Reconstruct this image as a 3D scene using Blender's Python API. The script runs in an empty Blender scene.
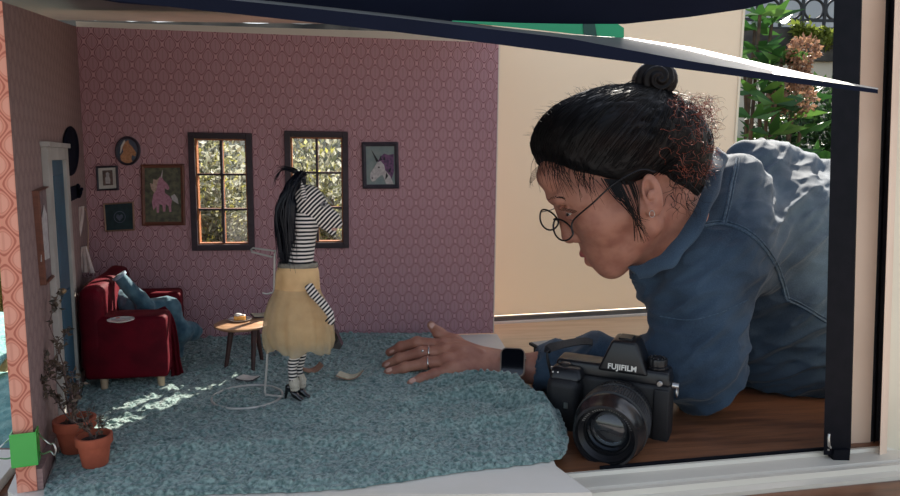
import bpy, bmesh, math, random
import numpy as np
from mathutils import Vector, Matrix, noise as mnoise
from mathutils.bvhtree import BVHTree
random.seed(7); rng = np.random.default_rng(7)
SC = bpy.context.scene
COL = SC.collection
R = math.radians

# ------------------------------------------------------------ camera, sky, sun, exposure
CAM_H, PITCH, ROLL, FPX = 0.34, R(7.5), 0.011, 680.0
cam_data = bpy.data.cameras.new('camera'); cam = bpy.data.objects.new('camera', cam_data); COL.objects.link(cam)
cam_data.sensor_width = 36.0; cam_data.lens = FPX * 36.0 / 900.0; cam_data.clip_start = 0.02; cam_data.clip_end = 200
cam.rotation_mode = 'XYZ'
CR = Matrix.Rotation(R(90) - PITCH, 3, 'X') @ Matrix.Rotation(ROLL, 3, 'Z')
cam.matrix_world = Matrix.Translation((0, 0, CAM_H)) @ CR.to_4x4()
SC.camera = cam
SUN_DIR = Vector((0.43, 1.0, 0.74)).normalized()        # towards the sun: behind the doll room, to the right
world = bpy.data.worlds.new('sky'); SC.world = world; world.use_nodes = True
_n = world.node_tree.nodes; _l = world.node_tree.links
_sky = _n.new('ShaderNodeTexSky'); _sky.sky_type = 'NISHITA'; _sky.sun_disc = False
_sky.sun_elevation = math.asin(SUN_DIR.z); _sky.sun_rotation = math.atan2(SUN_DIR.x, SUN_DIR.y)
_sky.air_density = 1.2; _sky.dust_density = 2.0; _sky.ozone_density = 1.5
_hs = _n.new('ShaderNodeHueSaturation'); _hs.inputs['Saturation'].default_value = 0.6; _l.new(_sky.outputs[0], _hs.inputs['Color']); _l.new(_hs.outputs[0], _n['Background'].inputs[0]); _n['Background'].inputs[1].default_value = 0.25
sun_d = bpy.data.lights.new('sun', 'SUN'); sun = bpy.data.objects.new('sun', sun_d); COL.objects.link(sun)
sun_d.energy = 13.0; sun_d.angle = R(0.6); sun_d.color = (1.0, 0.93, 0.82)
sun.rotation_euler = SUN_DIR.to_track_quat('Z', 'Y').to_euler(); sun.location = (2, 4, 4)
vs = SC.view_settings; vs.view_transform = 'Standard'; vs.look = 'None'; vs.gamma = 1.0; vs.use_curve_mapping = False
vs.exposure = 0.1

# ------------------------------------------------------------ sight-line helpers (turn a measured direction into a place)
def ray(px, py):
    return CR @ Vector(((px - 450) / FPX, (248 - py) / FPX, -1))
def P(px, py, d):                                   # point at distance d (world y)
    r = ray(px, py); return Vector((0, 0, CAM_H)) + r * (d / r.y)
def F(px, py, z=0.0):                               # point at height z
    r = ray(px, py); return Vector((0, 0, CAM_H)) + r * ((z - CAM_H) / r.z)
def onplane(px, py, p0, n):
    r = ray(px, py); o = Vector((0, 0, CAM_H)); return o + r * ((p0 - o).dot(n) / r.dot(n))
def V(*a): return Vector(a)

# ------------------------------------------------------------ materials
MATS = {}
def nodes_of(m): return m.node_tree.nodes, m.node_tree.links
class G:                                            # tiny node-graph helper
    def __init__(s, m): s.m = m; s.n = m.node_tree.nodes; s.l = m.node_tree.links
    def put(s, sock, v):
        if isinstance(v, (int, float)): sock.default_value = v
        elif isinstance(v, (tuple, list)): sock.default_value = v if len(v) == len(sock.default_value) else tuple(v) + (1,)
        else: s.l.new(v, sock)
    def math(s, op, a, b=0.0, c=0.0):
        k = s.n.new('ShaderNodeMath'); k.operation = op
        s.put(k.inputs[0], a); s.put(k.inputs[1], b); s.put(k.inputs[2], c); return k.outputs[0]
    def mix(s, f, a, b):
        k = s.n.new('ShaderNodeMix'); k.data_type = 'RGBA'
        s.put(k.inputs[0], f); s.put(k.inputs[6], a); s.put(k.inputs[7], b); return k.outputs[2]
    def noise(s, scale, detail=3, vec=None, rough=0.5, out=0):
        k = s.n.new('ShaderNodeTexNoise'); k.inputs['Scale'].default_value = scale; k.inputs['Detail'].default_value = detail
        k.inputs['Roughness'].default_value = rough
        s.l.new(vec if vec is not None else s.obj(), k.inputs['Vector']); return k.outputs[out]
    def obj(s):
        k = s.n.get('TC') or s.n.new('ShaderNodeTexCoord'); k.name = 'TC'; return k.outputs['Object']
    def xyz(s, vec=None):
        k = s.n.new('ShaderNodeSeparateXYZ'); s.l.new(vec if vec is not None else s.obj(), k.inputs[0]); return k.outputs
    def mapv(s, scale=(1, 1, 1), rot=(0, 0, 0), loc=(0, 0, 0)):
        k = s.n.new('ShaderNodeMapping'); s.l.new(s.obj(), k.inputs[0])
        k.inputs['Scale'].default_value = scale; k.inputs['Rotation'].default_value = rot; k.inputs['Location'].default_value = loc
        return k.outputs[0]
    def ramp(s, f, stops):
        k = s.n.new('ShaderNodeValToRGB'); s.put(k.inputs[0], f); e = k.color_ramp.elements
        while len(e) < len(stops): e.new(0.5)
        for i, (p, c) in enumerate(stops): e[i].position = p; e[i].color = tuple(c) + (1,)
        return k.outputs[0]
    def step(s, x, a, b):
        k = s.n.new('ShaderNodeMapRange'); k.interpolation_type = 'SMOOTHSTEP'
        s.put(k.inputs[0], x); k.inputs[1].default_value = a; k.inputs[2].default_value = b; return k.outputs[0]
    def bump(s, h, strength=0.5, dist=0.001):
        k = s.n.new('ShaderNodeBump'); k.inputs['Strength'].default_value = strength; k.inputs['Distance'].default_value = dist
        s.l.new(h, k.inputs['Height']); s.l.new(k.outputs[0], s.bsdf.inputs['Normal'])
def srgb(r, g, b):
    return tuple(((c / 255) / 12.92 if c / 255 <= 0.04045 else ((c / 255 + 0.055) / 1.055) ** 2.4) for c in (r, g, b))
def newmat(name, col=(0.5, 0.5, 0.5), rough=0.6, metal=0.0, spec=0.5, sheen=0.0, coat=0.0, trans=0.0):
    m = bpy.data.materials.new(name); m.use_nodes = True; g = G(m); b = m.node_tree.nodes['Principled BSDF']; g.bsdf = b
    b.inputs['Base Color'].default_value = tuple(col) + (1,); b.inputs['Roughness'].default_value = rough
    b.inputs['Metallic'].default_value = metal; b.inputs['Specular IOR Level'].default_value = spec
    b.inputs['Sheen Weight'].default_value = sheen; b.inputs['Coat Weight'].default_value = coat
    b.inputs['Transmission Weight'].default_value = trans
    MATS[name] = m; return m, g, b
def var(name, col, col2, scale=20, rough=0.6, bump=0.2, bdist=0.001, detail=4, fine=None, **kw):
    m, g, b = newmat(name, col, rough, **kw)
    f = g.noise(scale, detail)
    g.l.new(g.mix(g.step(f, 0.3, 0.7), col, col2), b.inputs['Base Color'])
    if bump: g.bump(g.noise(fine or scale * 4, 4), bump, bdist)
    return m

# ------------------------------------------------------------ mesh helpers
def wloc(o):
    v = Vector((0, 0, 0))
    while o is not None: v += o.location; o = o.parent
    return v
def finish(name, me, m, parent=None, smooth=True, angle=35):
    o = bpy.data.objects.new(name, me); COL.objects.link(o)
    for mm in (m if isinstance(m, (list, tuple)) else [m]): me.materials.append(mm)
    if parent is not None:
        me.transform(Matrix.Translation(-wloc(parent))); o.parent = parent
    if smooth:
        me.polygons.foreach_set('use_smooth', [True] * len(me.polygons))
        if angle: me.set_sharp_from_angle(angle=R(angle))
    me.update(); return o
def obj(name, bm, m, parent=None, smooth=True, angle=35, bevel=0.0, seg=2):
    if bevel:
        ed = [e for e in bm.edges if len(e.link_faces) == 2 and e.calc_face_angle(0) > 0.6]
        bmesh.ops.bevel(bm, geom=ed, offset=bevel, segments=seg, affect='EDGES', profile=0.5, clamp_overlap=True)
    bmesh.ops.recalc_face_normals(bm, faces=bm.faces)
    me = bpy.data.meshes.new(name); bm.to_mesh(me); bm.free()
    return finish(name, me, m, parent, smooth, angle)
def base(o, loc):                                   # move a one-mesh thing's origin to its base
    loc = Vector(loc); o.data.transform(Matrix.Translation(-loc)); o.location = loc; return o
def tag(o, label=None, cat=None, group=None, kind=None):
    if label: o['label'] = label
    if cat: o['category'] = cat
    if group: o['group'] = group
    if kind: o['kind'] = kind
    return o
def thing(name, loc, label, cat, group=None):
    o = bpy.data.objects.new(name, None); COL.objects.link(o); o.location = loc; o.empty_display_size = 0.02
    return tag(o, label, cat, group)
def struct(o): o['kind'] = 'structure'; return o
def B(): return bmesh.new()
def box(bm, c, s, rot=None):
    M = Matrix.Translation(c) @ (rot.to_4x4() if rot is not None else Matrix.Identity(4)) @ Matrix.Diagonal((s[0], s[1], s[2], 1))
    bmesh.ops.create_cube(bm, size=1.0, matrix=M)
def hexa(bm, pts):                                  # 8 points: bottom ring 4, top ring 4
    v = [bm.verts.new(p) for p in pts]
    for f in ((0, 3, 2, 1), (4, 5, 6, 7), (0, 1, 5, 4), (1, 2, 6, 5), (2, 3, 7, 6), (3, 0, 4, 7)): bm.faces.new([v[i] for i in f])
def slab(bm, ring, off):                            # polygon extruded by vector
    off = Vector(off); a = [bm.verts.new(p) for p in ring]; b = [bm.verts.new(Vector(p) + off) for p in ring]; n = len(a)
    bm.faces.new(a); bm.faces.new(b[::-1])
    for i in range(n): bm.faces.new((a[i], b[i], b[(i + 1) % n], a[(i + 1) % n]))
def frame_of(t):
    t = t.normalized(); a = Vector((0, 0, 1)) if abs(t.z) < 0.9 else Vector((1, 0, 0))
    x = t.cross(a).normalized(); return x, t.cross(x).normalized()
def tube(bm, pts, r, seg=8, closed=False, cap=True, flat=None):
    pts = [Vector(p) for p in pts]; n = len(pts); rings = []
    px = None
    for i, p in enumerate(pts):
        if closed: t = pts[(i + 1) % n] - pts[i - 1]
        else: t = pts[min(i + 1, n - 1)] - pts[max(i - 1, 0)]
        if t.length < 1e-9: t = Vector((0, 0, 1))
        t.normalize()
        if px is None: px, _ = frame_of(t)
        px = (px - t * px.dot(t)); px = px.normalized() if px.length > 1e-6 else frame_of(t)[0]
        py = t.cross(px); rr = r[i] if isinstance(r, (list, tuple)) else r
        rings.append([bm.verts.new(p + (px * math.cos(2 * math.pi * k / seg) + py * math.sin(2 * math.pi * k / seg) * (flat or 1)) * rr) for k in range(seg)])
    for i in range(n if closed else n - 1):
        a, b = rings[i], rings[(i + 1) % n]
        for k in range(seg): bm.faces.new((a[k], a[(k + 1) % seg], b[(k + 1) % seg], b[k]))
    if not closed and cap: bm.faces.new(rings[0][::-1]); bm.faces.new(rings[-1])
def smoothpts(pts, n=6):
    pts = [Vector(p) for p in pts]; out = []
    for i in range(len(pts) - 1):
        a = pts[max(i - 1, 0)]; b = pts[i]; c = pts[i + 1]; d = pts[min(i + 2, len(pts) - 1)]
        for k in range(n):
            t = k / n
            out.append(0.5 * ((2 * b) + (c - a) * t + (2 * a - 5 * b + 4 * c - d) * t * t + (3 * b - 3 * c + d - a) * t ** 3))
    out.append(pts[-1]); return out
def lathe(bm, prof, M=Matrix.Identity(4), seg=32, capb=True, capt=True):
    rings = [[bm.verts.new(M @ Vector((r * math.cos(2 * math.pi * k / seg), r * math.sin(2 * math.pi * k / seg), z))) for k in range(seg)] for r, z in prof]
    for a, b in zip(rings[:-1], rings[1:]):
        for k in range(seg): bm.faces.new((a[k], a[(k + 1) % seg], b[(k + 1) % seg], b[k]))
    if capb: bm.faces.new(rings[0][::-1])
    if capt: bm.faces.new(rings[-1])
def ball(bm, c, r, M=None, u=16, v=10, scale=(1, 1, 1)):
    T = Matrix.Translation(c) @ (M.to_4x4() if M is not None else Matrix.Identity(4)) @ Matrix.Diagonal((r * scale[0], r * scale[1], r * scale[2], 1))
    bmesh.ops.create_uvsphere(bm, u_segments=u, v_segments=v, radius=1, matrix=T)
def basis(x, y, z): return Matrix((x, y, z)).transposed()

# ------------------------------------------------------------ numpy value noise and smooth solid shapes
_T = rng.random((64, 64, 64)).astype(np.float32)
def vnoise(p):
    p = np.asarray(p, np.float32); i = np.floor(p).astype(int); f = p - i; f = f * f * (3 - 2 * f); i &= 63; j = (i + 1) & 63
    def T(a, b, c): return _T[a, b, c]
    x0, y0, z0 = i.T; x1, y1, z1 = j.T; fx, fy, fz = f.T
    a = T(x0, y0, z0) * (1 - fx) + T(x1, y0, z0) * fx; b = T(x0, y1, z0) * (1 - fx) + T(x1, y1, z0) * fx
    c = T(x0, y0, z1) * (1 - fx) + T(x1, y0, z1) * fx; d = T(x0, y1, z1) * (1 - fx) + T(x1, y1, z1) * fx
    return (a * (1 - fy) + b * fy) * (1 - fz) + (c * (1 - fy) + d * fy) * fz
def fbm(p, o=4):
    s = 0; a = 0.5
    for k in range(o): s = s + a * vnoise(p * 2 ** k + 17.3 * k); a *= 0.5
    return s
def cap(a, b, r0, r1=None):
    a = np.array(a, np.float32); b = np.array(b, np.float32); r1 = r0 if r1 is None else r1
    ba = b - a; L = float(ba @ ba) + 1e-12
    def f(p):
        t = np.clip(((p - a) @ ba) / L, 0, 1)
        return np.linalg.norm(p - a - t[:, None] * ba, axis=1) - (r0 + (r1 - r0) * t)
    return f
def ell(c, r, M=None):
    c = np.array(c, np.float32); r = np.array(r, np.float32); A = np.array(M if M is not None else Matrix.Identity(3), np.float32)
    def f(p):
        q = (p - c) @ A
        k0 = np.linalg.norm(q / r, axis=1); k1 = np.linalg.norm(q / (r * r), axis=1) + 1e-9
        return k0 * (k0 - 1) / k1
    return f
def smin(a, b, k):
    h = np.clip(k - np.abs(a - b), 0, None) / k; return np.minimum(a, b) - h * h * k * 0.25
def solid(prims):                                   # [(sdf, k, op)] op '+', '-'
    def f(p):
        d = None
        for s, k, op in prims:
            v = s(p)
            if d is None: d = v
            elif op == '+': d = smin(d, v, k)
            elif op == '-': d = -smin(-d, v, k)
            else: d = -smin(-d, -v, k)
        return d
    return f
def nets(f, lo, hi, h, margin=3.0):
    lo = np.array(lo, np.float32); hi = np.array(hi, np.float32); c = 4
    n = (np.ceil((hi - lo) / (h * c)).astype(int) + 1)
    def pts(idx, st): return lo + idx.astype(np.float32) * st
    ci = np.stack(np.meshgrid(*[np.arange(k) for k in n], indexing='ij'), -1).reshape(-1, 3)
    off = h * (c - 1) / 2
    cv = np.concatenate([f(x + off) for x in np.array_split(pts(ci, h * c), max(1, len(ci) // 400000))]).reshape(n)
    big = np.repeat(np.repeat(np.repeat(cv, c, 0), c, 1), c, 2).astype(np.float32)
    idx = np.argwhere(np.abs(big) < h * c * margin)
    vals = np.concatenate([f(pts(x, h)) for x in np.array_split(idx, max(1, len(idx) // 300000))])
    big[tuple(idx.T)] = vals
    ins = big < 0
    s = [slice(0, -1), slice(1, None)]
    cnt = sum(ins[s[a], s[b], s[d]].astype(np.int8) for a in (0, 1) for b in (0, 1) for d in (0, 1))
    act = np.argwhere((cnt > 0) & (cnt < 8))
    ids = -np.ones(cnt.shape, np.int64); ids[tuple(act.T)] = np.arange(len(act))
    acc = np.zeros((len(act), 3)); num = np.zeros(len(act))
    cor = [(a, b, d) for a in (0, 1) for b in (0, 1) for d in (0, 1)]
    cval = {q: big[tuple((act + q).T)] for q in cor}
    for q in cor:
        for ax in range(3):
            if q[ax] == 0:
                q2 = list(q); q2[ax] = 1; q2 = tuple(q2); a, b = cval[q], cval[q2]
                m = (a < 0) != (b < 0); t = np.where(m, a / np.where(m, a - b, 1), 0)
                pt = np.tile(np.array(q, float), (len(act), 1)); pt[:, ax] = t
                acc[m] += pt[m]; num[m] += 1
    vert = lo + (act + acc / num[:, None]) * h
    quads = []
    for ax in range(3):
        u, w = (ax + 1) % 3, (ax + 2) % 3
        sl0 = [slice(None)] * 3; sl1 = [slice(None)] * 3; sl0[ax] = slice(0, -1); sl1[ax] = slice(1, None)
        e = np.argwhere(ins[tuple(sl0)] != ins[tuple(sl1)])
        e = e[(e[:, u] > 0) & (e[:, w] > 0) & (e[:, u] < ids.shape[u]) & (e[:, w] < ids.shape[w])]
        fl = ins[tuple(e.T)]
        def cell(du, dw):
            q = e.copy(); q[:, u] -= du; q[:, w] -= dw; return ids[tuple(q.T)]
        qd = np.stack([cell(1, 1), cell(0, 1), cell(0, 0), cell(1, 0)], 1)
        qd[~fl] = qd[~fl][:, ::-1]
        quads.append(qd)
    return vert, np.concatenate(quads)
def npmesh(name, v, q):
    me = bpy.data.meshes.new(name); me.vertices.add(len(v)); me.vertices.foreach_set('co', np.asarray(v, np.float32).ravel())
    me.loops.add(len(q) * q.shape[1]); me.loops.foreach_set('vertex_index', q.astype(np.int32).ravel())
    me.polygons.add(len(q)); me.polygons.foreach_set('loop_start', np.arange(len(q), dtype=np.int32) * q.shape[1])
    me.update(calc_edges=True); me.validate(); return me
def vnormals(v, q):
    n = np.cross(v[q[:, 2]] - v[q[:, 0]], v[q[:, 3]] - v[q[:, 1]]); N = np.zeros_like(v)
    for k in range(4): np.add.at(N, q[:, k], n)
    return N / (np.linalg.norm(N, axis=1)[:, None] + 1e-12)
def sdfobj(name, prims, lo, hi, h, m, parent=None, disp=None, cut=None):
    f = solid(prims); v, q = nets(f, lo, hi, h)
    if disp is not None: v = v + vnormals(v, q) * disp(v)[:, None]
    if cut is not None:
        keep = cut(v); q = q[keep[q].all(1)]; used = np.unique(q); mp = -np.ones(len(v), int); mp[used] = np.arange(len(used)); v = v[used]; q = mp[q]
    return finish(name, npmesh(name, v, q), m, parent, True, 0)
# ------------------------------------------------------------ materials of the place
def wallpaper(name, base_c, line_c, leaf_c, axis):
    m, g, b = newmat(name, base_c, 0.75, spec=0.25)
    x = g.xyz(g.mapv(rot=(0, 0, -axis)))
    u = g.math('MULTIPLY', x[0], 2 * math.pi / 0.0253); v = g.math('MULTIPLY', x[2], 2 * math.pi / 0.0366)
    vv_ = g.math('ADD', v, g.math('MULTIPLY', g.math('COSINE', g.math('MULTIPLY', u, 2)), 0.0))
    a = g.math('ABSOLUTE', g.math('ADD', g.math('COSINE', u), g.math('COSINE', vv_)))
    line = g.math('MULTIPLY', g.step(a, 0.12, 0.26), g.math('SUBTRACT', 1.0, g.step(a, 0.40, 0.66)))
    leaf = g.step(a, 0.95, 1.12)
    rim_ = g.math('MULTIPLY', g.step(a, 0.80, 0.95), g.math('SUBTRACT', 1.0, g.step(a, 0.98, 1.12)))
    vein = g.math('MULTIPLY', leaf, g.math('MULTIPLY', g.step(g.math('COSINE', g.math('MULTIPLY', u, 4)), 0.2, 0.9), 1.0))
    c = g.mix(g.math('MULTIPLY', line, 0.95), base_c, line_c)
    c = g.mix(g.math('MULTIPLY', rim_, 0.45), c, line_c)
    c = g.mix(g.math('MULTIPLY', leaf, 0.7), c, leaf_c)
    c = g.mix(g.math('MULTIPLY', vein, 0.25), c, line_c)
    c = g.mix(g.math('MULTIPLY', g.noise(9, 3), 0.10), c, line_c)
    g.l.new(c, b.inputs['Base Color']); return m
YAW = math.atan2(0.1163, 0.724)
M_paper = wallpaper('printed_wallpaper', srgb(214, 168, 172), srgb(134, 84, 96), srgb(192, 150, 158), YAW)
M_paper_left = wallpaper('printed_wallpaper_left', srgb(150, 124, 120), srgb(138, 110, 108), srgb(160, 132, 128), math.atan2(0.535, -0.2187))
M_edge_lit = wallpaper('printed_wallpaper_edge_lit', srgb(222, 150, 126), srgb(184, 104, 86), srgb(232, 168, 146), 0.0)  # same paper, with the light on the wall's near edge coloured in
M_foam = var('white_foam_board', srgb(240, 232, 220), srgb(228, 220, 206), 6, 0.6, 0.05)
M_roof = var('grey_board', srgb(120, 112, 112), srgb(98, 92, 96), 5, 0.8, 0.1)
M_navy = var('navy_board', srgb(21, 27, 46), srgb(15, 19, 35), 5, 0.75, 0.08, spec=.12)
M_cream = None
def cream():
    m, g, b = newmat('cream_screen', srgb(222, 212, 196), 0.8, spec=0.2)
    tr = g.n.new('ShaderNodeBsdfTranslucent'); tr.inputs[0].default_value = srgb(226, 215, 198) + (1,)
    mx = g.n.new('ShaderNodeMixShader'); mx.inputs[0].default_value = 0.28
    g.l.new(b.outputs[0], mx.inputs[1]); g.l.new(tr.outputs[0], mx.inputs[2]); g.l.new(mx.outputs[0], g.n['Material Output'].inputs[0])
    return m
M_cream = cream()
M_jamb = var('cream_wood', srgb(240, 212, 188), srgb(226, 196, 172), 8, 0.55, 0.08)
M_jamb2 = var('pale_painted_wood', srgb(234, 224, 200), srgb(224, 212, 188), 6, 0.5, 0.05)
M_black = var('black_lacquer', (0.004, 0.005, 0.008), (0.007, 0.007, 0.011), 60, 0.5, 0.05, spec=.10)
M_rubber = var('dark_weatherstrip', (0.02, 0.017, 0.02), (0.035, 0.03, 0.033), 90, 0.7, 0.3)
M_alu = var('champagne_aluminium', srgb(236, 226, 208), srgb(222, 210, 192), 3, 0.38, 0.03, metal=0.05)
M_track = var('grey_metal_track', srgb(120, 116, 108), srgb(96, 92, 88), 8, 0.5, 0.05, metal=0.3)
M_steel = newmat('steel', (0.6, 0.58, 0.55), 0.3, 1.0)[0]
def wood(name, c1, c2, c3, plank=0.11, rough=0.45, rotz=0.0, seam=0.5):
    m, g, b = newmat(name, c1, rough, spec=0.4)
    vec = g.mapv(rot=(0, 0, -rotz)); x = g.xyz(vec)
    k = g.n.new('ShaderNodeMapping'); g.l.new(vec, k.inputs[0]); k.inputs['Scale'].default_value = (2.5, 26, 26)
    grain = g.noise(3.0, 6, k.outputs[0], 0.6)
    idx = g.math('FLOOR', g.math('DIVIDE', x[1], plank)); fr = g.math('FRACT', g.math('DIVIDE', x[1], plank))
    wn = g.n.new('ShaderNodeTexWhiteNoise'); wn.noise_dimensions = '1D'; g.l.new(idx, wn.inputs['W'])
    c = g.mix(g.step(grain, 0.35, 0.68), c1, c2); c = g.mix(g.math('MULTIPLY', wn.outputs[0], 0.5), c, c3)
    s = g.math('SUBTRACT', 1.0, g.step(fr, 0.0, 0.03)); c = g.mix(g.math('MULTIPLY', s, seam), c, tuple(v * 0.15 for v in c2))
    g.l.new(c, b.inputs['Base Color']); g.bump(grain, 0.15, 0.001); return m
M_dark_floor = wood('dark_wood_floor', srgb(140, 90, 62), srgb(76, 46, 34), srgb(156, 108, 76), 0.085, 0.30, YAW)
M_pale_floor = wood('pale_wood_floor', srgb(222, 190, 152), srgb(204, 168, 130), srgb(228, 200, 166), 0.13, 0.6, YAW, 0.25)
M_ground = var('garden_soil', srgb(112, 98, 74), srgb(78, 82, 48), 4, 0.95, 0.6, 0.01)
M_stucco = var('cream_stucco', srgb(205, 196, 180), srgb(186, 178, 162), 3, 0.9, 0.3, 0.003)
M_coping = var('weathered_stone', srgb(96, 92, 86), srgb(44, 44, 44), 5, 0.95, 0.8, 0.01)
M_iron = newmat('black_iron', (0.015, 0.016, 0.018), 0.5)[0]

# ------------------------------------------------------------ doll room: floor board, walls, windows
TH = 0.011
C0 = F(95, 345); C1 = F(493, 333); A0 = F(37, 490)
ex = (C1 - C0); BL = ex.length; ex.normalize(); bn = Vector((ex.y, -ex.x, 0))      # bn points into the room
WH = 0.5545
def bw(px, py):
    p = onplane(px, py, C0, bn) - C0; return p.dot(ex), p.z
def bp(s, z, out=0.0): return C0 + ex * s + V(0, 0, z) + bn * out
def holes_wall(bm, fn, L, H, holes, th):
    xs = sorted({0, L} | {h[0] for h in holes} | {h[2] for h in holes}); zs = sorted({0, H} | {h[1] for h in holes} | {h[3] for h in holes})
    cache = {}
    def vt(i, j, k):
        if (i, j, k) not in cache: cache[(i, j, k)] = bm.verts.new(fn(xs[i], zs[j], -th * k))
        return cache[(i, j, k)]
    def solid_(i, j):
        if i < 0 or j < 0 or i >= len(xs) - 1 or j >= len(zs) - 1: return False
        cx, cz = (xs[i] + xs[i + 1]) / 2, (zs[j] + zs[j + 1]) / 2
        return not any(h[0] < cx < h[2] and h[1] < cz < h[3] for h in holes)
    for i in range(len(xs) - 1):
        for j in range(len(zs) - 1):
            if not solid_(i, j): continue
            bm.faces.new([vt(i, j, 0), vt(i + 1, j, 0), vt(i + 1, j + 1, 0), vt(i, j + 1, 0)])
            bm.faces.new([vt(i, j, 1), vt(i, j + 1, 1), vt(i + 1, j + 1, 1), vt(i + 1, j, 1)])
            for di, dj, e in ((-1, 0, ((i, j), (i, j + 1))), (1, 0, ((i + 1, j), (i + 1, j + 1))), (0, -1, ((i, j), (i + 1, j))), (0, 1, ((i, j + 1), (i + 1, j + 1)))):
                if not solid_(i + di, j + dj):
                    (a, b_), (c, d) = e; bm.faces.new([vt(a, b_, 0), vt(c, d, 0), vt(c, d, 1), vt(a, b_, 1)])
wins = []
for (l, t, r, bt) in ((190.5, 133, 253.5, 250), (285.5, 131.5, 348.5, 248)):
    s0, _ = bw(l, (t + bt) / 2); s1, _ = bw(r, (t + bt) / 2); _, z1 = bw((l + r) / 2, t); _, z0 = bw((l + r) / 2, bt)
    wins.append((s0, z0, s1, z1))
FW = 0.0105
bm = B(); holes_wall(bm, bp, BL, WH, [(a + FW * 0.6, b_ + FW * 0.6, c - FW * 0.6, d - FW * 0.6) for a, b_, c, d in wins], TH)
struct(obj('wall_back', bm, M_paper, smooth=False))
bm = B(); box(bm, bp(BL + 0.001, WH / 2, -TH / 2), (0.002, TH, WH), Matrix.Rotation(YAW, 3, 'Z')); struct(obj('trim_1', bm, M_foam, smooth=False))
M_winframe = wood('plum_brown_wood', srgb(62, 46, 56), srgb(46, 34, 42), srgb(66, 50, 58), 0.5, 0.5, YAW, 0)
M_sash = wood('orange_sunlit_sash', srgb(170, 104, 64), srgb(136, 78, 46), srgb(176, 112, 72), 0.5, 0.5, YAW, 0)  # sunlit orange of the inner reveals put into the wood colour
def glassmat(name, tint=(1, 1, 1), gloss=0.06):
    m = bpy.data.materials.new(name); m.use_nodes = True; n, l = nodes_of(m); n.remove(n['Principled BSDF'])
    t = n.new('ShaderNodeBsdfTransparent'); t.inputs[0].default_value = tuple(tint) + (1,)
    q = n.new('ShaderNodeBsdfGlossy'); q.inputs['Roughness'].default_value = 0.02
    mx = n.new('ShaderNodeMixShader'); mx.inputs[0].default_value = gloss
    l.new(t.outputs[0], mx.inputs[1]); l.new(q.outputs[0], mx.inputs[2]); l.new(mx.outputs[0], n['Material Output'].inputs[0]); return m
M_glass = glassmat('clear_glass', (0.97, 0.98, 0.97), 0.05)
RZ = Matrix.Rotation(YAW, 3, 'Z')
for i, (s0, z0, s1, z1) in enumerate(wins):
    root = bpy.data.objects.new('window_%d' % (i + 1), None); COL.objects.link(root); root.location = bp((s0 + s1) / 2, z0, 0); struct(root)
    bm = B()
    for (a, b_, c, d) in ((s0, z0, s0 + FW, z1), (s1 - FW, z0, s1, z1), (s0 + FW, z0, s1 - FW, z0 + FW), (s0 + FW, z1 - FW, s1 - FW, z1)):
        box(bm, bp((a + c) / 2, (b_ + d) / 2, 0.0035), (c - a, 0.007, d - b_), RZ)
    obj('window_frame', bm, M_winframe, root, smooth=False, bevel=0.0007)
    a, c, e, f = s0 + FW, s1 - FW, z0 + FW, z1 - FW
    bm = B(); w = 0.0024; dep = 0.016; oo = -0.008
    for (p, q, r_, t_) in ((a, a + w, e, f), (c - w, c, e, f), (a + w, c - w, e, e + w), (a + w, c - w, f - w, f)):
        box(bm, bp((p + q) / 2, (r_ + t_) / 2, oo), (q - p, dep, t_ - r_), RZ)
    obj('sash', bm, M_sash, root, smooth=False)
    for k in range(1):
        bm = B(); box(bm, bp((a + c) / 2, (e + f) / 2, -0.004), (0.0042, 0.009, f - e - 2 * w), RZ); obj('muntin', bm, M_winframe, root, smooth=False)
        bm = B(); box(bm, bp((a + c) / 2, (e + f) / 2, -0.0125), (0.0042, 0.007, f - e - 2 * w), RZ); obj('muntin_back', bm, M_sash, root, smooth=False)
    for k in (1, 2):
        zz = e + (f - e) * k / 3
        bm = B(); box(bm, bp((a + c) / 2, zz, -0.004), (c - a - 2 * w, 0.009, 0.0036), RZ); obj('muntin', bm, M_winframe, root, smooth=False)
        bm = B(); box(bm, bp((a + c) / 2, zz, -0.0125), (c - a - 2 * w, 0.007, 0.0036), RZ); obj('muntin_back', bm, M_sash, root, smooth=False)
    bm = B(); box(bm, bp((a + c) / 2, (e + f) / 2, -0.010), (c - a, 0.0008, f - e), RZ); obj('pane', bm, M_glass, root, smooth=False)

# left wall (splayed), its near edge lightened in colour to look lit
lx = (C0 - A0); LL = lx.length; lx.normalize(); ln = Vector((lx.y, -lx.x, 0))
if ln.x < 0: ln = -ln
def lw(px, py):
    p = onplane(px, py, A0, ln) - A0; return p.dot(lx), p.z
def lp(s, z, out=0.0): return A0 + lx * s + V(0, 0, z) + ln * out
H0, H1 = 0.48, WH
bm = B(); hexa(bm, [lp(0, 0, 0), lp(LL, 0, 0), lp(LL, 0, -TH), lp(0, 0, -TH), lp(0, H0, 0), lp(LL, H1, 0), lp(LL, H1, -TH), lp(0, H0, -TH)])
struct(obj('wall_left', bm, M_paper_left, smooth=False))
bm = B(); hexa(bm, [lp(-0.0012, 0, 0.0005), lp(0, 0, 0.0005), lp(0, 0, -TH - 0.006), lp(-0.0012, 0, -TH - 0.006), lp(-0.0012, H0, 0.0005), lp(0, H0, 0.0005), lp(0, H0, -TH - 0.006), lp(-0.0012, H0, -TH - 0.006)])
struct(obj('trim_2', bm, M_edge_lit, smooth=False))
bm = B(); hexa(bm, [lp(0, 0, 0.0), lp(LL - 0.01, 0, 0.0), lp(LL - 0.01, 0, 0.006), lp(0, 0, 0.006), lp(0, 0.022, 0.0), lp(LL - 0.01, 0.022, 0.0), lp(LL - 0.01, 0.022, 0.006), lp(0, 0.022, 0.006)])
struct(obj('baseboard_left', bm, M_paper_left, smooth=False))

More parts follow.
